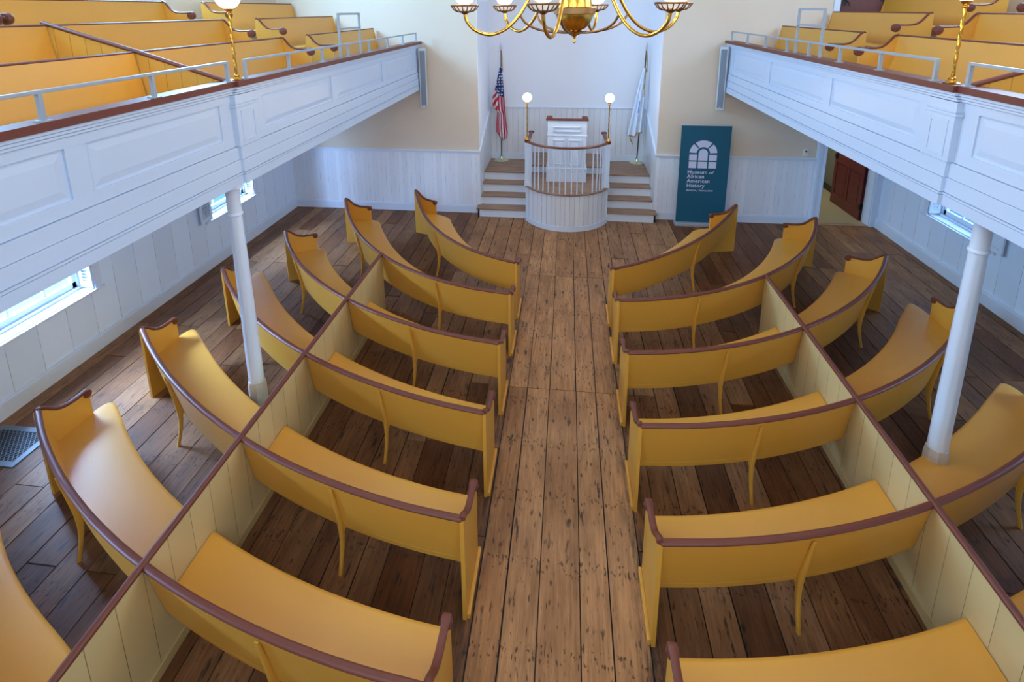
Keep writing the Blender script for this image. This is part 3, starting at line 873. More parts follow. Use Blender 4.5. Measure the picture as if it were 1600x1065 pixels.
def white_flag():
    base, top = (1.60, 12.26, .76), (1.69, 12.26, 3.33)
    t, B, T = pole_flag(base, top, 'white flag with gold fringe furled on a pole right of the pulpit', 1)
    nu, nv = 46, 60
    vs, fs = [], []
    for i in range(nu + 1):
        u = i / nu
        cx = T.x - .02 - .14 * u
        wid = .05 + .27 * u ** .8
        for j in range(nv + 1):
            v = j / nv
            x = cx - wid * .55 + wid * v
            y = B.y - .03 - .04 * (.3 + u) * (math.sin(v * PI * 5 + u) + 1) - .05 * math.sin(v * PI)
            zz = 2.93 - 1.50 * u + .10 * u * v + (-.05 * u * abs(math.sin(v * 4)))
            vs.append((x, y, zz))
    for i in range(nu):
        for j in range(nv):
            a = i * (nv + 1) + j; fs.append((a, a + 1, a + nv + 2, a + nv + 1))
    me = bpy.data.meshes.new('cloth'); me.from_pydata(vs, [], fs); me.polygons.foreach_set('use_smooth', [True] * len(fs)); me.materials.append(MATS['white_cloth'])
    o = bpy.data.objects.new('cloth', me); COL.objects.link(o); o.parent = t; o.matrix_parent_inverse = Matrix.Translation(-B)
    sd = o.modifiers.new('thickness', 'SOLIDIFY'); sd.thickness = .003
    P = lambda i, j: Vector(vs[i * (nv + 1) + j])
    m = MB(); m.tube([P(nu, j) + Vector((0, -.004, 0)) for j in range(nv, 8, -3)] + [P(nu, 6) + Vector((.03, -.02, -.05)), P(nu, 14) + Vector((.03, -.02, -.14)), P(nu, 22) + Vector((0, -.02, -.17))], .014, 6, flat=(1.3, .8))
    m.tube([P(i, nv - 8) + Vector((0, -.012, 0)) for i in range(0, 22, 2)], .008, 6, flat=(1, 1.2))
    m.build('fringe', 'gold_fringe', t)
    # emblem on the folds: a blue blot and a small gold blazon
    def patch(i0, i1, j0, j1, mat, nm, off):
        mm = MB(); q = [[P(i, j) + Vector((0, off, 0)) for j in range(j0, j1 + 1)] for i in range(i0, i1 + 1)]
        n = len(q[0]); vv = [p for r in q for p in r] + [p + Vector((0, .003, 0)) for r in q for p in r]; ff = []
        k = len(q) * n
        for a in range(len(q) - 1):
            for b in range(n - 1):
                s = a * n + b; ff.append((s, s + 1, s + n + 1, s + n)); ff.append((k + s, k + s + n, k + s + n + 1, k + s + 1))
        mm.add(vv, ff, True); mm.build(nm, mat, t)
    patch(22, 30, 20, 30, 'blue_emblem', 'emblem', -.006)
    patch(11, 15, 44, 50, 'gold_satin', 'blazon', -.006)
white_flag()

# banner --------------------------------------------------------------
bx0, bx1, bz0, bz1, by = 2.18, 3.10, .06, 2.03, 10.50
t = thing('pull_up_banner', 'teal pull-up banner with white lettering by the right front wall', 'banner', (2.64, by, 0))
MB().box(bx0, bx1, by, by + .004, bz0, bz1).build('fabric', 'teal_cloth', t)
m = MB(); m.box(bx0 - .02, bx1 + .02, by - .08, by + .09, .0, .07, bev=.012); m.build('cassette_base', 'silver', t)
m = MB(); m.box(bx0 - .012, bx1 + .012, by - .008, by + .012, bz1 - .012, bz1 + .014, bev=.004)
m.build('top_bar', 'silver', t)
m = MB(); m.lathe([(.008, 0), (.008, 2.0)], (2.64, by + .02, .04), 8); m.build('support_pole', 'silver', t)
W_, H_ = bx1 - bx0, bz1 - bz0
def BP(a, b): return Vector((bx0 + a * W_, by - .003, bz1 - b * H_))
m = MB()
ka = W_ / H_                                      # to keep shapes square
def poly(pts): m.prism([(p[0], p[1]) for p in pts], lambda a, b, d: BP(a, b) + Vector((0, d, 0)), 0, .0025)
def rrect(a0, a1, b0, b1): poly([(a0, b0), (a1, b0), (a1, b1), (a0, b1)])
c0, c1, c2, c3 = .190, .350, .385, .575
cxm = .465
# bottom rows
rrect(.190, .345, .365, .430); rrect(.375, .560, .365, .430); rrect(.590, .745, .365, .430)
rrect(.190, .345, .293, .352); rrect(.590, .745, .293, .352)
# centre light with round head
pts = [(.375, .352), (.375, .282)]
for i in range(13):
    a = PI - PI * i / 12; pts.append((.4675 + .0925 * math.cos(a), .282 - .045 * math.sin(a)))
pts += [(.56, .352)]; poly(pts)
def seg(a0, a1, r0, r1):
    pts = []
    for i in range(9):
        a = math.radians(a0 + (a1 - a0) * i / 8); pts.append((.4675 + r1 * math.cos(a), .280 - r1 * ka * math.sin(a)))
    for i in range(9):
        a = math.radians(a1 + (a0 - a1) * i / 8); pts.append((.4675 + r0 * math.cos(a), .280 - r0 * ka * math.sin(a)))
    poly(pts)
seg(3, 45, .135, .2775); seg(53, 127, .135, .2775); seg(135, 177, .135, .2775)
m.build('arched_window_emblem', 'banner_print', t)
def text_mesh(m, s, size, at, shear=0, bold=.0):
    cu = bpy.data.curves.new('lettering', 'FONT'); cu.body = s; cu.size = size; cu.shear = shear; cu.offset = bold; cu.extrude = .001
    cu.space_character = 1.07
    ob = bpy.data.objects.new('lettering', cu)
    COL.objects.link(ob)
    dg = bpy.context.evaluated_depsgraph_get(); me = bpy.data.meshes.new_from_object(ob.evaluated_get(dg))
    M = Matrix.Translation(at) @ Matrix.Rotation(PI / 2, 4, 'X')
    vs = [M @ v.co for v in me.vertices]
    m.add(vs, [tuple(p.vertices) for p in me.polygons])
    w = max((v.x for v in vs), default=0)
    bpy.data.objects.remove(ob); bpy.data.curves.remove(cu); bpy.data.meshes.remove(me)
    return w
m = MB()
w = text_mesh(m, 'Museum ', .104, BP(.175, .487), bold=.0015); text_mesh(m, 'of', .090, Vector((w + .03, by - .003, BP(0, .487).z)), .35, bold=.001)
text_mesh(m, 'African', .104, BP(.175, .533), bold=.0015)
text_mesh(m, 'American', .104, BP(.175, .579), bold=.0015)
text_mesh(m, 'History', .104, BP(.175, .627), bold=.0015)
text_mesh(m, 'Boston | Nantucket', .058, BP(.175, .668), .3, bold=.0005)
m.build('lettering', 'banner_print', t)

# ================================================================== CURVED PEWS
ROWS = {
'L1':[(0.655,6.790),(0.998,6.936),(1.313,7.128),(1.594,7.358),(1.839,7.614),(2.048,7.889),(2.226,8.173),(2.376,8.462),(2.505,8.751),(2.620,9.039),(2.728,9.326),(2.836,9.616)],
'L2':[(0.655,5.962),(1.092,6.035),(1.512,6.173),(1.909,6.369),(2.275,6.613),(2.607,6.897),(2.906,7.210),(3.171,7.547),(3.408,7.900),(3.619,8.266),(3.812,8.643),(3.991,9.032)],
'L3':[(0.655,4.940),(1.078,5.011),(1.493,5.122),(1.894,5.270),(2.280,5.454),(2.647,5.670),(2.993,5.916),(3.315,6.190),(3.613,6.488),(3.884,6.807),(4.129,7.145),(4.346,7.500)],
'L4':[(0.655,3.933),(1.074,4.007),(1.485,4.112),(1.886,4.246),(2.276,4.408),(2.653,4.596),(3.014,4.810),(3.360,5.047),(3.687,5.307),(3.996,5.588),(4.285,5.888),(4.553,6.205)],
'L5':[(0.655,2.928),(1.055,2.976),(1.450,3.053),(1.838,3.158),(2.218,3.288),(2.588,3.443),(2.946,3.619),(3.293,3.816),(3.628,4.031),(3.949,4.263),(4.258,4.510),(4.555,4.770)],
'L6':[(0.655,1.974),(1.039,2.012),(1.420,2.071),(1.797,2.151),(2.170,2.252),(2.535,2.373),(2.893,2.515),(3.242,2.678),(3.580,2.860),(3.905,3.061),(4.218,3.281),(4.515,3.519)],
'R1':[(0.655,6.744),(0.969,6.932),(1.256,7.137),(1.516,7.356),(1.753,7.585),(1.968,7.823),(2.164,8.066),(2.343,8.314),(2.509,8.568),(2.663,8.827),(2.809,9.094),(2.948,9.370)],
'R2':[(0.655,5.939),(1.083,6.010),(1.498,6.137),(1.895,6.312),(2.269,6.533),(2.615,6.792),(2.931,7.084),(3.216,7.404),(3.469,7.748),(3.692,8.110),(3.886,8.489),(4.053,8.883)],
'R3':[(0.655,4.921),(1.088,4.981),(1.513,5.087),(1.924,5.237),(2.317,5.427),(2.690,5.653),(3.039,5.910),(3.363,6.194),(3.662,6.502),(3.936,6.830),(4.184,7.175),(4.409,7.534)],
'R4':[(0.655,3.933),(1.079,3.979),(1.497,4.063),(1.907,4.184),(2.305,4.339),(2.687,4.527),(3.052,4.746),(3.397,4.993),(3.720,5.266),(4.020,5.561),(4.295,5.878),(4.545,6.212)],
'R5':[(0.655,2.912),(1.056,2.960),(1.452,3.037),(1.841,3.143),(2.222,3.274),(2.592,3.429),(2.951,3.607),(3.298,3.806),(3.632,4.023),(3.952,4.258),(4.259,4.509),(4.552,4.773)],
'R6':[(0.655,1.974),(1.039,2.012),(1.420,2.071),(1.797,2.151),(2.170,2.252),(2.535,2.373),(2.893,2.515),(3.242,2.678),(3.580,2.860),(3.905,3.061),(4.218,3.281),(4.515,3.519)],

}
ROWS['L7'] = [(x, y - 1.0 - .13 * max(0, x - 3.3)) for x, y in ROWS['L6']]
ROWS['R7'] = list(ROWS['L7'])
H = .86
XP = 2.57
def resample(P, n):
    P = [Vector(p) for p in P]; d = [0]
    for a, b in zip(P, P[1:]): d.append(d[-1] + (b - a).length)
    out = []
    for i in range(n):
        s = d[-1] * i / (n - 1); k = 0
        while k < len(d) - 2 and d[k + 1] < s: k += 1
        f = (s - d[k]) / (d[k + 1] - d[k]); out.append(P[k].lerp(P[k + 1], f))
    return out
def row_curve(key):
    sg = -1 if key[0] == 'L' else 1
    return [Vector((sg * p.x, p.y)) for p in resample([(a, b) for a, b in [tuple(v) for v in catmull([(x, y, 0) for x, y in ROWS[key]], 80)] ] if False else [(v.x, v.y) for v in catmull([(x, y, 0) for x, y in ROWS[key]], 90)], 80)]
def cut(C, x0, x1):
    """part of the curve with |x| between x0 and x1, with exact end points"""
    out = []
    for a, b in zip(C, C[1:]):
        for x in (x0, x1):
            pass
    pts = []
    for i, p in enumerate(C):
        ax = abs(p.x)
        if i:
            q = C[i - 1]; aq = abs(q.x)
            for x in (x0, x1):
                if (aq - x) * (ax - x) < 0:
                    f = (x - aq) / (ax - aq); pts.append(q.lerp(p, f))
        if x0 <= ax <= x1: pts.append(p)
    return pts
def normals(P):
    out = []
    for i in range(len(P)):
        t = (P[min(i + 1, len(P) - 1)] - P[max(i - 1, 0)]).normalized()
        n = Vector((-t.y, t.x))
        if n.y < 0: n = -n
        out.append(n)
    return out
def sweep_plan(m, P, Nn, prof, smooth=True):
    """profile points (n, z) carried along the plan curve"""
    rings = [[Vector((p.x + n.x * a, p.y + n.y * a, z)) for a, z in prof] for p, n in zip(P, Nn)]
    m.loft(rings, smooth=smooth)

ARM = [(-.012, .862), (.03, .850), (.07, .822), (.11, .785), (.155, .750), (.21, .725), (.27, .712), (.34, .708), (.39, .708), (.435, .708)]
PANEL_TOP = [(a, z - .02) for a, z in ARM]
def arm_rail(m, base, d, lat, scroll=True, arm=ARM, r=.02, k=1.0):
    """shaped arm rail with its scroll; d = forward direction, lat = lateral direction in plan"""
    path = [Vector((base.x + d.x * a, base.y + d.y * a, z)) for a, z in catmull3(arm)]
    m.tube(path, r, 10, flat=(.72, 1.25))
    e = path[-1]
    ax = Vector((lat.x, lat.y, 0)); dd = Vector((d.x, d.y, 0))
    c = e + Vector((0, 0, -.03 * k)) + dd * .002
    # rolled scroll: a short drum across the arm with a raised eye
    M = Matrix((( dd.x, 0, ax.x, c.x), (dd.y, 0, ax.y, c.y), (0, 1, 0, c.z), (0, 0, 0, 1)))
    m.lathe([(q * k, w) for q, w in [(.004, -.036), (.014, -.035), (.016, -.029), (.036, -.027), (.040, -.018), (.040, .018), (.036, .027), (.016, .029), (.014, .035), (.004, .036)]], (0, 0, 0), 18, M)
def catmull3(arm):
    return [(v.x, v.y) for v in catmull([(a, z, 0) for a, z in arm], 28)]
def end_panel(m, base, d, lat, depth, shoe=0):
    """full-height end board; plan base point, forward d, lateral lat (towards the outside)"""
    top = [(a, z) for a, z in catmull3(PANEL_TOP) if a <= depth]
    poly = [(-.03, 0), (-.03, .845)] + top + [(depth, top[-1][1] - .0), (depth, 0)]
    fn = lambda a, b, s: Vector((base.x + d.x * a + lat.x * s, base.y + d.y * a + lat.y * s, b))
    m.prism(poly, fn, -.014, .014)
def bracket_leg(m, p, n, t):
    """slender bowed leg behind the back board: from under the rail down to the floor"""
    prof = [(-.022, .805, .006), (-.008, .74, .011), (.008, .66, .014), (.024, .57, .017), (.040, .48, .020), (.052, .39, .023), (.055, .30, .021), (.046, .21, .017), (.028, .12, .014), (.008, .04, .013), (.0, .0, .016)]
    path = []
    pr = [(v.x, v.y, v.z) for v in catmull(prof, 26)]
    rings = []
    for a, z, w in pr:
        c = Vector((p.x + n.x * a, p.y + n.y * a, z)); nn = Vector((n.x, n.y, 0)); tt = Vector((t.x, t.y, 0))
        w2 = .013
        rings.append([c + nn * w + tt * w2 * .75, c + nn * w * .75 + tt * w2, c - nn * w * .75 + tt * w2, c - nn * w + tt * w2 * .75,
                      c - nn * w - tt * w2 * .75, c - nn * w * .75 - tt * w2, c + nn * w * .75 - tt * w2, c + nn * w - tt * w2 * .75])
    m.loft(rings, smooth=True)
    # strut reaching forward under the seat
    path = [Vector((p.x + n.x * a, p.y + n.y * a, z)) for a, z in ((.05, .30), (.075, .335), (.10, .37), (.15, .41))]
    m.tube(path, .012, 8)

END_DIR = {'L1': (.93, -.36), 'R1': (-.97, -.22), 'L2': (1, .05), 'R2': (-.985, .17), 'L3': (.80, .60), 'R3': (-.81, .58)}
def extend(P, L):
    P = list(P); step = (P[-1] - P[-2]).length
    d = P[-1] - P[-2]; e = P[-2] - P[-3]
    turn = max(-.02, min(.02, math.atan2(e.x * d.y - e.y * d.x, e.dot(d))))
    c, s = math.cos(turn), math.sin(turn)
    for _ in range(int(L / step)):
        d = Vector((c * d.x - s * d.y, s * d.x + c * d.y)); P.append(P[-1] + d)
    return P
def clip_poly(Q, A, dA, B, dB, mid):
    """part of polyline Q between the lines (A, dA) and (B, dB); mid lies inside"""
    def sd(q, O, d): return (d.x * (q.y - O.y) - d.y * (q.x - O.x))
    sa = 1 if sd(mid, A, dA) > 0 else -1; sb = 1 if sd(mid, B, dB) > 0 else -1
    ins = lambda q: min(sa * sd(q, A, dA), sb * sd(q, B, dB))
    vals = [ins(q) for q in Q]
    i0 = min(range(len(Q)), key=lambda i: (Q[i] - mid).length)
    while vals[i0] < 0: i0 += 1
    lo = hi = i0
    while lo > 0 and vals[lo - 1] >= 0: lo -= 1
    while hi < len(Q) - 1 and vals[hi + 1] >= 0: hi += 1
    out = Q[lo:hi + 1]
    if lo > 0: f = vals[lo] / (vals[lo] - vals[lo - 1]); out = [Q[lo].lerp(Q[lo - 1], f)] + out
    if hi < len(Q) - 1: f = vals[hi] / (vals[hi] - vals[hi + 1]); out = out + [Q[hi].lerp(Q[hi + 1], f)]
    return out
def resample_end(P, n, dense):
    d = [0]
    for a, b in zip(P, P[1:]): d.append(d[-1] + (b - a).length)
    T = d[-1]; ss = [T * i / (n - 1) for i in range(n)]
    if dense: ss = [v for v in ss if v < T - dense] + [T - dense * f for f in (1, .8, .62, .46, .33, .22, .13, .06, .02, 0)]
    out = []
    k = 0
    for v in ss:
        while k < len(d) - 2 and d[k + 1] < v: k += 1
        f = (v - d[k]) / max(1e-9, d[k + 1] - d[k]); out.append((P[k].lerp(P[k + 1], f), T - v))
    return out

def make_pew(key, part, label, group):
    C = row_curve(key)
    sg = -1 if key[0] == 'L' else 1
    corner = C[-1].copy()
    # a little run-up before the aisle and past the far corner, so boards can be trimmed to their end planes
    C = list(reversed(extend(list(reversed(extend(C, .7))), .25)))
    NC = normals(C)
    inner_end = part in ('inner', 'whole'); outer_end = part in ('outer', 'whole')
    up = Vector((0, 1))
    A, dA = Vector((sg * (.655 if inner_end else XP + .02), 0)), up
    if outer_end:
        dB = Vector(END_DIR.get(key, (-sg * .05, 1))).normalized(); B = corner
    else: B, dB = Vector((sg * (XP - .02), 0)), up
    midx = {'inner': 1.6, 'outer': 3.4, 'whole': 1.8}[part]
    i0 = min(range(len(C)), key=lambda i: abs(abs(C[i].x) - midx)); mid = C[i0] + NC[i0] * .2
    offs = {}
    def off(a, dense=0):
        k = (round(a, 4), dense)
        if k not in offs:
            offs[k] = resample_end(clip_poly([p + n * a for p, n in zip(C, NC)], A, dA, B, dB, mid), 34, dense)
        return offs[k]
    dense = .16 if outer_end else 0
    rad = .13
    def swept(m, prof, rounded=False, trim=0):
        cols = []
        for a, z in prof:
            if rounded and outer_end and a > .42:
                inn = off(.36, dense); o = off(a, dense); col = []
                for (q0, _), (q1, s_) in zip(inn, o):
                    cut_ = 0 if s_ >= rad else rad - math.sqrt(max(0, rad ** 2 - (rad - s_) ** 2))
                    f = 1 - min(1, cut_ / (a - .36)); q = q0.lerp(q1, f); col.append(Vector((q.x, q.y, z)))
            else: col = [Vector((q.x, q.y, z)) for q, _ in off(a, dense)]
            cols.append(col)
        n = min(len(c_) for c_ in cols)
        m.loft([[c_[i] for c_ in cols] for i in range(n)], smooth=True)
    P = [q for q, _ in off(0)]; Nn = normals(P)
    t = thing('curved_pew', label, 'pew', (P[len(P) // 2].x, P[len(P) // 2].y, 0), group)
    m = MB(); swept(m, [(-.012, H - .022), (.012, H - .022), (.092, .43), (.10, .375), (.078, .375), (.066, .43)]); m.build('backrest', 'pew_yellow', t)
    m = MB(); swept(m, [(.066, .425), (.066, .45), (.36, .452), (.53, .450), (.552, .446), (.560, .437), (.552, .426), (.53, .423), (.36, .423)], True); m.build('seat', 'pew_yellow', t)
    m = MB(); swept(m, [(.40, .36), (.40, .424), (.418, .424), (.418, .36)]); m.build('seat_apron', 'pew_yellow', t)
    m = MB(); swept(m, [(.026 * math.cos(2 * PI * k / 10), H - .012 + .018 * math.sin(2 * PI * k / 10)) for k in range(10)]); m.build('top_rail', 'maroon', t)
    if inner_end:
        base = Vector((sg * .648, P[0].y))
        m = MB(); end_panel(m, base, up, Vector((-sg, 0)), .475); e = m.build('end_panel', 'pew_yellow', t)
        m = MB(); m.box(min(sg * .634, sg * .608), max(sg * .634, sg * .608), base.y - .02, base.y + .485, 0, .045, bev=.006); m.build('foot_strip', 'pew_yellow', e)
        m = MB(); arm_rail(m, base, up, Vector((1, 0))); m.build('arm_rail', 'maroon', t)
    if outer_end:
        lt = Vector((-dB.y, dB.x)); base = P[-1]
        m = MB(); end_panel(m, base, dB, lt, .455); m.build('end_panel', 'pew_yellow', t)
        m = MB(); arm_rail(m, base, dB, lt); m.build('arm_rail', 'maroon', t)
    tot = len(P) - 1
    fr = {'inner': (.54,), 'outer': (.60,), 'whole': (.50,) if key[1] == '1' else (.24, .68)}[part]
    for f in fr:
        i = int(f * tot); n = Nn[i]; tt = Vector((-n.y, n.x))
        m = MB(); bracket_leg(m, P[i], n, tt); m.build('leg', 'pew_yellow', t)
    return t

ordn = ['front', 'second', 'third', 'fourth', 'fifth', 'sixth', 'seventh']
for key, nm in (('L1', 'nearest the pulpit'), ('R1', 'nearest the pulpit'), ('L2', 'second from the pulpit'), ('R2', 'second from the pulpit')):
    s = 'left' if key[0] == 'L' else 'right'
    make_pew(key, 'whole', 'undivided curved yellow pew %s, %s of the aisle' % (nm, s), 'curved pews of the main floor')
for r in range(3, 8):
    for s_, s in (('L', 'left'), ('R', 'right')):
        if r < 7:
            make_pew('%s%d' % (s_, r), 'inner', 'curved yellow pew beside the aisle, %s row, %s block' % (ordn[r - 1], s), 'curved pews of the main floor')
        extra = {('L', 4): ', half behind the white column', ('R', 5): ', pierced by the white column'}.get((s_, r), '')
        if (s_, r) == ('L', 5): extra = ', white column rising before its seat'
        make_pew('%s%d' % (s_, r), 'outer', 'yellow pew between partition and %s wall, %s row%s' % (s, ordn[r - 1], extra), 'curved pews of the main floor')

# long partitions down the middle of each block
for sg, s in ((-1, 'left'), (1, 'right')):
    t = thing('pew_partition', 'long boarded partition with dark red rail through the %s pews' % s, 'partition', (sg * XP, 3.8, 0), 'pew partitions')
    y0, y1 = .3, 6.86 if sg < 0 else 6.74
    m = MB(); m.box(sg * XP - .013, sg * XP + .013, y0, y1, 0, H - .02); m.build('boarding', 'partition_boards', t)
    m = MB(); m.tube([(sg * XP, y0, H - .006), (sg * XP, y1 + .01, H - .006)], .021, 12, flat=(.95, 1.2)); m.build('cap_rail', 'maroon', t)
    for q in (-1, 1):
        m = MB(); xx = sg * XP + q * .013; x0, x1 = sorted((xx, xx + q * .014)); m.box(x0, x1, y0, y1 - .02, 0, .075, bev=.003); m.build('base_strip', 'partition_trim', t)

# ================================================================== COLUMNS
def column(x, y, label):
    t = thing('support_column', label, 'column', (x, y, 0), 'white columns under the balconies')
    n = 8; ph = PI / 8
    def ring(r, z): return [Vector((x + r * math.cos(2 * PI * k / n + ph), y + r * math.sin(2 * PI * k / n + ph), z)) for k in range(n)]
    def ring16(r, z):
        out = []
        for k in range(24):
            a = 2 * PI * k / 24; rr = r * (1 + .035 * math.cos(8 * a)); out.append(Vector((x + rr * math.cos(a), y + rr * math.sin(a), z)))
        return out
    m = MB(); m.loft([ring16(r, z) for r, z in ((.072, .55), (.071, .9), (.067, 1.5), (.062, 2.1), (.058, 2.36))]); m.build('shaft', 'white_trim', t)
    m = MB(); m.lathe([(.062, 2.34), (.070, 2.345), (.072, 2.36), (.066, 2.37), (.062, 2.372), (.062, 2.56), (.070, 2.575), (.074, 2.60), (.095, 2.61), (.095, 2.662)], (x, y, 0), 24); m.build('capital', 'white_trim', t)
    m = MB(); m.loft([ring(.092, 0), ring(.09, .50), ring(.082, .56), ring(.074, .565)], smooth=False); m.build('base_boot', 'column_boot', t)
column(-3.08, 4.475, 'white column under the left balcony before the fifth row')
column(3.17, 4.31, 'white column under the right balcony rising through a pew')

# ================================================================== BALCONIES
PANELS = [(-2.45, -.95), (-.80, .98), (1.15, 2.83), (2.98, 4.34), (4.97, 6.58), (6.74, 8.52), (8.70, 10.36)]
for sg, s in ((-1, 'left'), (1, 'right')):
    wx = XL if sg < 0 else XR
    X = lambda d, near=False: sg * (d + (.05 if near else 0))
    t = thing('balcony', 'white panelled balcony with dark red capping along the %s wall' % s, 'balcony', (sg * 4.4, 4.1, 2.66), 'balconies')
    def bx(m, d0, d1, y0, y1, z0, z1, bev=0):
        # split at the break by the pilaster: the nearer stretch stands back 5 cm
        for ya, yb, off in ((max(y0, YB), min(y1, 4.52), .03), (max(y0, 4.52), min(y1, YF - .002), 0)):
            if yb - ya > 1e-4:
                m.box(min(sg * (d0 + off), sg * (d1 + off)), max(sg * (d0 + off), sg * (d1 + off)), ya, yb, z0, z1, bev=bev)
    m = MB()
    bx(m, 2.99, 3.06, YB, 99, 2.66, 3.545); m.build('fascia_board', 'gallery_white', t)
    m = MB()                                            # rails and stiles of the panelling
    bx(m, 2.973, 2.99, YB, 99, 3.405, 3.47); bx(m, 2.974, 2.99, YB, 99, 3.00, 3.085)
    ys = [YB] + [v for p in PANELS for v in p] + [YF]
    for a, b in zip(ys[0::2], ys[1::2]):
        if b > a: bx(m, 2.976, 2.99, a, b, 3.085, 3.405)
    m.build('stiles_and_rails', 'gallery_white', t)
    for a, b in PANELS:
        if b < .5: continue
        off = .03 if b < 4.5 else 0
        m = MB()
        o_ = [(a + .015, 3.10), (b - .015, 3.10), (b - .015, 3.39), (a + .015, 3.39)]; i_ = [(a + .075, 3.155), (b - .075, 3.155), (b - .075, 3.335), (a + .075, 3.335)]
        vs = [Vector((sg * (2.991 + off), y, z)) for y, z in o_] + [Vector((sg * (2.983 + off), y, z)) for y, z in i_] + [Vector((sg * (2.9985 + off), y, z)) for y, z in o_]
        m.add(vs, [(0, 1, 5, 4), (1, 2, 6, 5), (2, 3, 7, 6), (3, 0, 4, 7), (4, 5, 6, 7), (8, 11, 10, 9), (0, 8, 9, 1), (1, 9, 10, 2), (2, 10, 11, 3), (3, 11, 8, 0)])
        m.build('panel', 'gallery_white', t)
    m = MB()
    bx(m, 2.935, 2.99, YB, 99, 3.52, 3.545); bx(m, 2.947, 2.99, YB, 99, 3.497, 3.515); bx(m, 2.958, 2.99, YB, 99, 3.475, 3.492)
    m.build('cornice_moulding', 'gallery_white', t)
    m = MB()
    bx(m, 2.962, 2.99, YB, 99, 2.875, 2.995); bx(m, 2.955, 2.99, YB, 99, 2.755, 2.872); bx(m, 2.945, 2.99, YB, 99, 2.735, 2.750); bx(m, 2.950, 2.99, YB, 99, 2.645, 2.730)
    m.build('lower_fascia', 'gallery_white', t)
    m = MB(); bx(m, 2.915, 3.075, YB, 99, 3.545, 3.597); m.build('capping', 'maroon', t)
    # pilaster at the break
    m = MB()
    x0, x1 = sorted((sg * 2.953, sg * 3.05)); m.box(x0, x1, 4.50, 4.84, 3.0, 3.47)
    x0, x1 = sorted((sg * 2.945, sg * 3.02)); m.box(x0, x1, 4.485, 4.855, 3.36, 3.385, bev=.004); m.box(x0, x1, 4.49, 4.85, 3.39, 3.40)
    for a, b, c, d in ((4.56, 4.78, 3.30, 3.325), (4.56, 4.78, 3.03, 3.055), (4.56, 4.58, 3.055, 3.30), (4.76, 4.78, 3.055, 3.30)):
        x0, x1 = sorted((sg * 2.947, sg * 2.956)); m.box(x0, x1, a, b, c, d)
    m.build('pilaster', 'gallery_white', t)
    # soffit and stepped seating floor
    m = MB()
    x0, x1 = sorted((sg * 3.065, wx)); m.box(x0, x1, YB, YF, 2.655, 2.70); struct('ceiling_under_balcony_%s' % s, m, 'ceiling_white')
    m = MB()
    for d0, zz in ((3.06, 2.98), (4.02, 3.22), (4.86, 3.47)):
        x0, x1 = sorted((sg * d0, wx)); m.box(x0, x1, YB, YF - .002, zz - (.28 if d0 > 3.1 else .1), zz)
    struct('floor_balcony_%s' % s, m, 'tread_wood')

    # straight pews of the balcony
    rows = [(3.87, 3.862, 2.98), (4.70, 4.105, 3.22), (5.55, 4.355, 3.47)]
    def straight_pew(d, zr_, zf, ya, yb, ends, label):
        t = thing('balcony_pew', label, 'pew', (sg * (d - .2), (ya + yb) / 2, zf), 'pews on the balconies')
        m = MB()
        prof = [(0, zr_ - .015), (.022, zr_ - .015), (-.055, zf + .36), (-.077, zf + .36)]
        m.prism(prof, lambda a, b, s_: Vector((sg * (d + a), s_, b)), ya, yb); m.build('backrest', 'pew_yellow', t)
        m = MB(); x0, x1 = sorted((sg * (d - .075), sg * (d - .48))); m.box(x0, x1, ya, yb, zf + .40, zf + .428, bev=.006); m.build('seat', 'pew_yellow', t)
        m = MB(); m.tube([(sg * (d + .012), ya, zr_ - .008), (sg * (d + .012), yb, zr_ - .008)], .014, 10, flat=(.8, 1.3)); m.build('top_rail', 'maroon', t)
        arm = [(-.01, 0), (.025, -.015), (.06, -.055), (.10, -.105), (.15, -.14), (.21, -.155), (.28, -.158), (.35, -.157), (.40, -.155)]
        arm = [(a, zr_ + b) for a, b in arm]
        base = Vector((sg * d, 0)); dd = Vector((-sg, 0)); lt = Vector((0, 1))
        for ye, kind in ((ya, ends[0]), (yb, ends[1])):
            if kind == 'arm' or kind == 'plain':
                m = MB()
                if kind == 'arm':
                    poly = [(-.03, zf), (-.03, zr_ - .02)] + [(a, z - .014) for a, z in catmull3(arm)] + [(.40, zf)]
                else:
                    poly = [(-.03, zf), (-.03, zr_ - .01), (.0, zr_ - .01), (.10, zf + .42), (.42, zf + .40), (.42, zf)]
                m.prism(poly, lambda a, b, s_: Vector((sg * d + dd.x * a, ye + s_, b)), -.012, .012)
                m.build('end_panel', 'pew_yellow', t)
                if kind == 'arm':
                    m = MB(); arm_rail(m, Vector((sg * d, ye)), dd, lt, arm=arm, r=.017, k=1.35); m.build('arm_rail', 'maroon', t)
        return t
    for i, (d, zr_, zf) in enumerate(rows):
        nm = ('front', 'middle', 'back')[i]
        straight_pew(d, zr_, zf, 4.55, 7.10, ('none' if i < 2 else 'arm', 'arm'), 'yellow pew on the %s balcony, %s row, middle block beyond the partition' % (s, nm))
        straight_pew(d, zr_, zf, 1.4, 4.49 if i < 2 else 4.44, ('plain', 'none' if i < 2 else 'arm'), 'yellow pew on the %s balcony, %s row, nearest block before the partition' % (s, nm))
        straight_pew(d, zr_, zf, 7.86 if i < 1 else 7.95, 10.70, ('arm', 'plain'), 'yellow pew on the %s balcony, %s row, block by the front wall' % (s, nm))
    # sloping partition on the balcony
    q = thing('balcony_partition', 'sloping boarded partition with dark red rail between the pews of the %s balcony' % s, 'partition', (sg * 3.9, 4.52, 2.98), 'balcony partitions')
    m = MB()
    pl = [(3.08, 2.98), (3.08, 3.60), (3.87, 3.845), (4.70, 4.09), (4.74, 4.09), (4.74, 3.22), (4.02, 3.22), (4.02, 2.98)]
    m.prism(pl, lambda a, b, s_: Vector((sg * a, 4.52 + s_, b)), -.012, .012); m.build('boarding', 'balcony_boards', q)
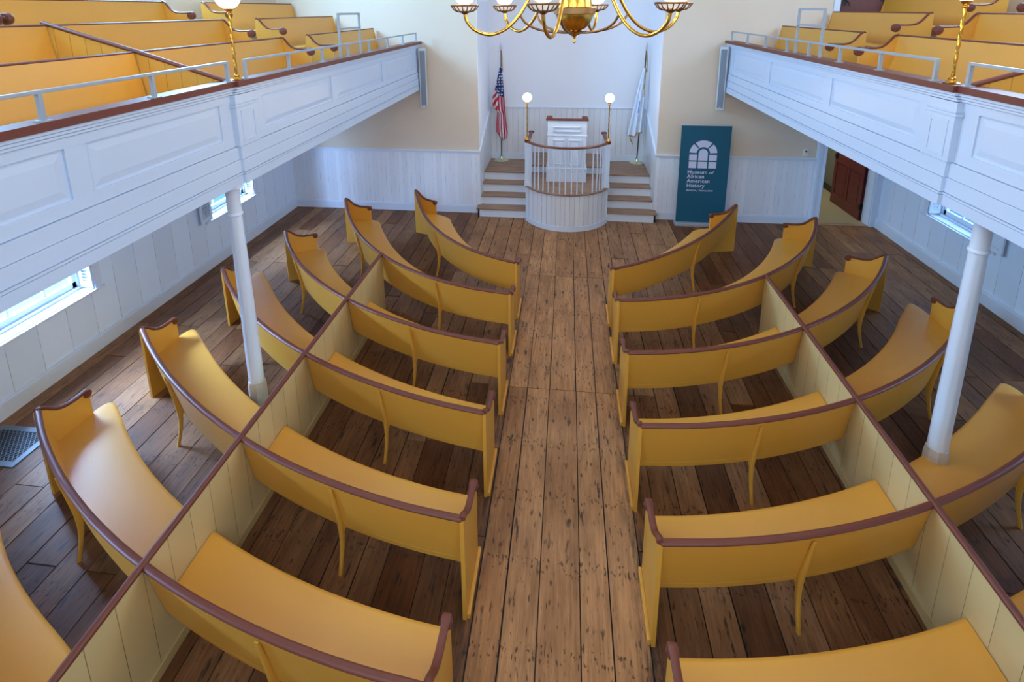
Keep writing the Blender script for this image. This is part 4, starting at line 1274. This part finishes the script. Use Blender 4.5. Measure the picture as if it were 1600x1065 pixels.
    m = MB(); m.tube([(sg * 3.03, 4.52, 3.60), (sg * 3.87, 4.52, 3.862), (sg * 4.76, 4.52, 4.12)], .022, 10, flat=(.9, 1.2)); m.build('cap_rail', 'maroon', q)
    # steel guard rails along the capping
    def guard(ys, label, far_open=None):
        g = thing('guard_rail', label, 'railing', (sg * 2.96, ys[0], 3.597), 'steel guard rails on the balconies')
        off = .03 if ys[-1] < 4.52 else 0
        xx = sg * (2.955 + off)
        b = .0135
        m = MB(); m.box(xx - b, xx + b, ys[0] - b, ys[-1] + b, 3.755, 3.778, bev=.003); m.build('top_tube', 'steel_grey', g)
        for y in ys:
            m = MB(); m.box(xx - b, xx + b, y - b, y + b, 3.6, 3.757); p = m.build('post', 'steel_grey', g)
            m = MB(); m.box(xx - .035, xx + .035, y - .03, y + .03, 3.597, 3.604); m.build('foot_plate', 'steel_grey', p)
    if sg < 0:
        guard([.95, 1.83, 2.72, 3.59, 4.48], 'nearer grey steel guard rail on the left balcony')
        guard([4.71, 5.52, 6.34, 7.14, 7.94, 8.79, 9.65, 10.52], 'farther grey steel guard rail on the left balcony, ending at the front wall')
        fy = (6.97, 7.70)
    else:
        guard([1.0, 1.9, 2.8, 3.7, 4.48], 'nearer grey steel guard rail on the right balcony')
        guard([4.82, 5.63, 6.43, 7.23, 7.93, 8.77, 9.62, 10.52], 'farther grey steel guard rail on the right balcony, ending at the front wall')
        fy = (7.0, 7.73)
    g = thing('tube_frame', 'tall grey tube frame standing behind the guard rail of the %s balcony' % s, 'frame', (sg * 2.99, sum(fy) / 2, 3.597), 'tube frames on the balconies')
    b = .0135; xx = sg * 2.99
    for y in fy:
        m = MB(); m.box(xx - b, xx + b, y - b, y + b, 3.597, 4.175); m.build('upright', 'steel_grey', g)
    m = MB(); m.box(xx - b, xx + b, fy[0] + b, fy[1] - b, 4.148, 4.175); m.build('top_bar', 'steel_grey', g)
    m = MB(); m.box(xx - b, xx + b, fy[0] + b, fy[1] - b, 3.955, 3.98); m.build('cross_bar', 'steel_grey', g)
    globe_lamp((sg * 2.985, 4.615 if sg < 0 else 4.66, 3.597), .63, .105, 'twisted brass globe lamp standing on the capping of the %s balcony' % s, 'brass globe lamps on the balconies', 7)

# ================================================================== CHANDELIER
CX, CY, CZ = .045, 4.25, 3.94
t = thing('chandelier', 'large brass chandelier with six curving arms hanging over the pews', 'chandelier', (CX, CY, CZ))
c = (CX, CY, CZ)
m = MB(); m.lathe([(.001, 0), (.010, .004), (.013, .014), (.009, .024), (.007, .034), (.012, .040), (.012, .050), (.022, .056), (.040, .066), (.044, .076), (.036, .086), (.030, .09)], c, 24); m.build('finial', 'brass', t)
m = MB(); m.lathe([(.028, .088), (.05, .094), (.082, .112), (.112, .142), (.130, .178), (.143, .212), (.146, .268), (.138, .27)], c, 36); m.build('bowl', 'brass', t)
m = MB(); m.lathe([(.146, .216), (.155, .220), (.156, .262), (.147, .266)], c, 36, caps=False); m.build('bowl_band', 'aged_brass', t)
m = MB(); m.lathe([(.128, .268), (.120, .33), (.100, .40), (.065, .46), (.04, .50), (.03, .60), (.045, .63), (.03, .66), (.022, .9), (.035, .93), (.016, .96), (.012, 3.06 - .0)], c, 30); m.build('stem', 'brass', t)
for k in range(6):
    a = math.radians(16 + 60 * k); d = Vector((math.cos(a), math.sin(a), 0)); cc = Vector(c)
    P = lambda r, z: cc + d * r + Vector((0, 0, z))
    m = MB()
    path = catmull([P(.10, .42), P(.22, .45), P(.33, .36), P(.42, .22), P(.52, .12), P(.64, .075), P(.75, .105), P(.815, .17), P(.83, .235)], 40)
    m.tube(path, .0125, 10); m.build('arm', 'brass', t)
    m = MB()
    path = catmull([P(.03, .08), P(.12, .084), P(.22, .094), P(.31, .118), P(.375, .155), P(.41, .20), P(.425, .225)], 30)
    m.tube(path, .009, 10); m.build('lower_scroll', 'aged_brass', t)
    q = P(.83, .235)
    m = MB(); m.lathe([(.012, -.012), (.02, -.006), (.03, .0), (.058, .006), (.06, .012), (.03, .014), (.005, .014)], q, 24)
    m.lathe([(.095, .044), (.103, .044), (.105, .054), (.097, .058)], q, 24, caps=False)
    for j in range(16):
        b = 2 * PI * j / 16; e = Vector((math.cos(b), math.sin(b), 0))
        m.tube([q + e * .056 + Vector((0, 0, .008)), q + e * .080 + Vector((0, 0, .022)), q + e * .099 + Vector((0, 0, .048))], .0042, 6)
    g = m.build('gallery_cup', 'aged_brass', t)
    m = MB(); m.lathe([(.05, .016), (.075, .02), (.092, .045), (.088, .05), (.07, .028), (.05, .022)], q, 24, caps=False); m.build('glass_dish', 'frosted_glass', g)
    m = MB(); m.lathe([(.03, .06), (.06, .08), (.075, .12), (.07, .17), (.05, .21), (.03, .24), (.03, .31)], q, 22); m.build('lit_shade', 'lit_shade', g)
    l = bpy.data.lights.new('chandelier_light', 'POINT'); l.energy = 19; l.color = (1, .72, .42); l.shadow_soft_size = .09
    o = bpy.data.objects.new('chandelier_light', l); COL.objects.link(o); o.location = q + d * .12 + Vector((0, 0, .40))
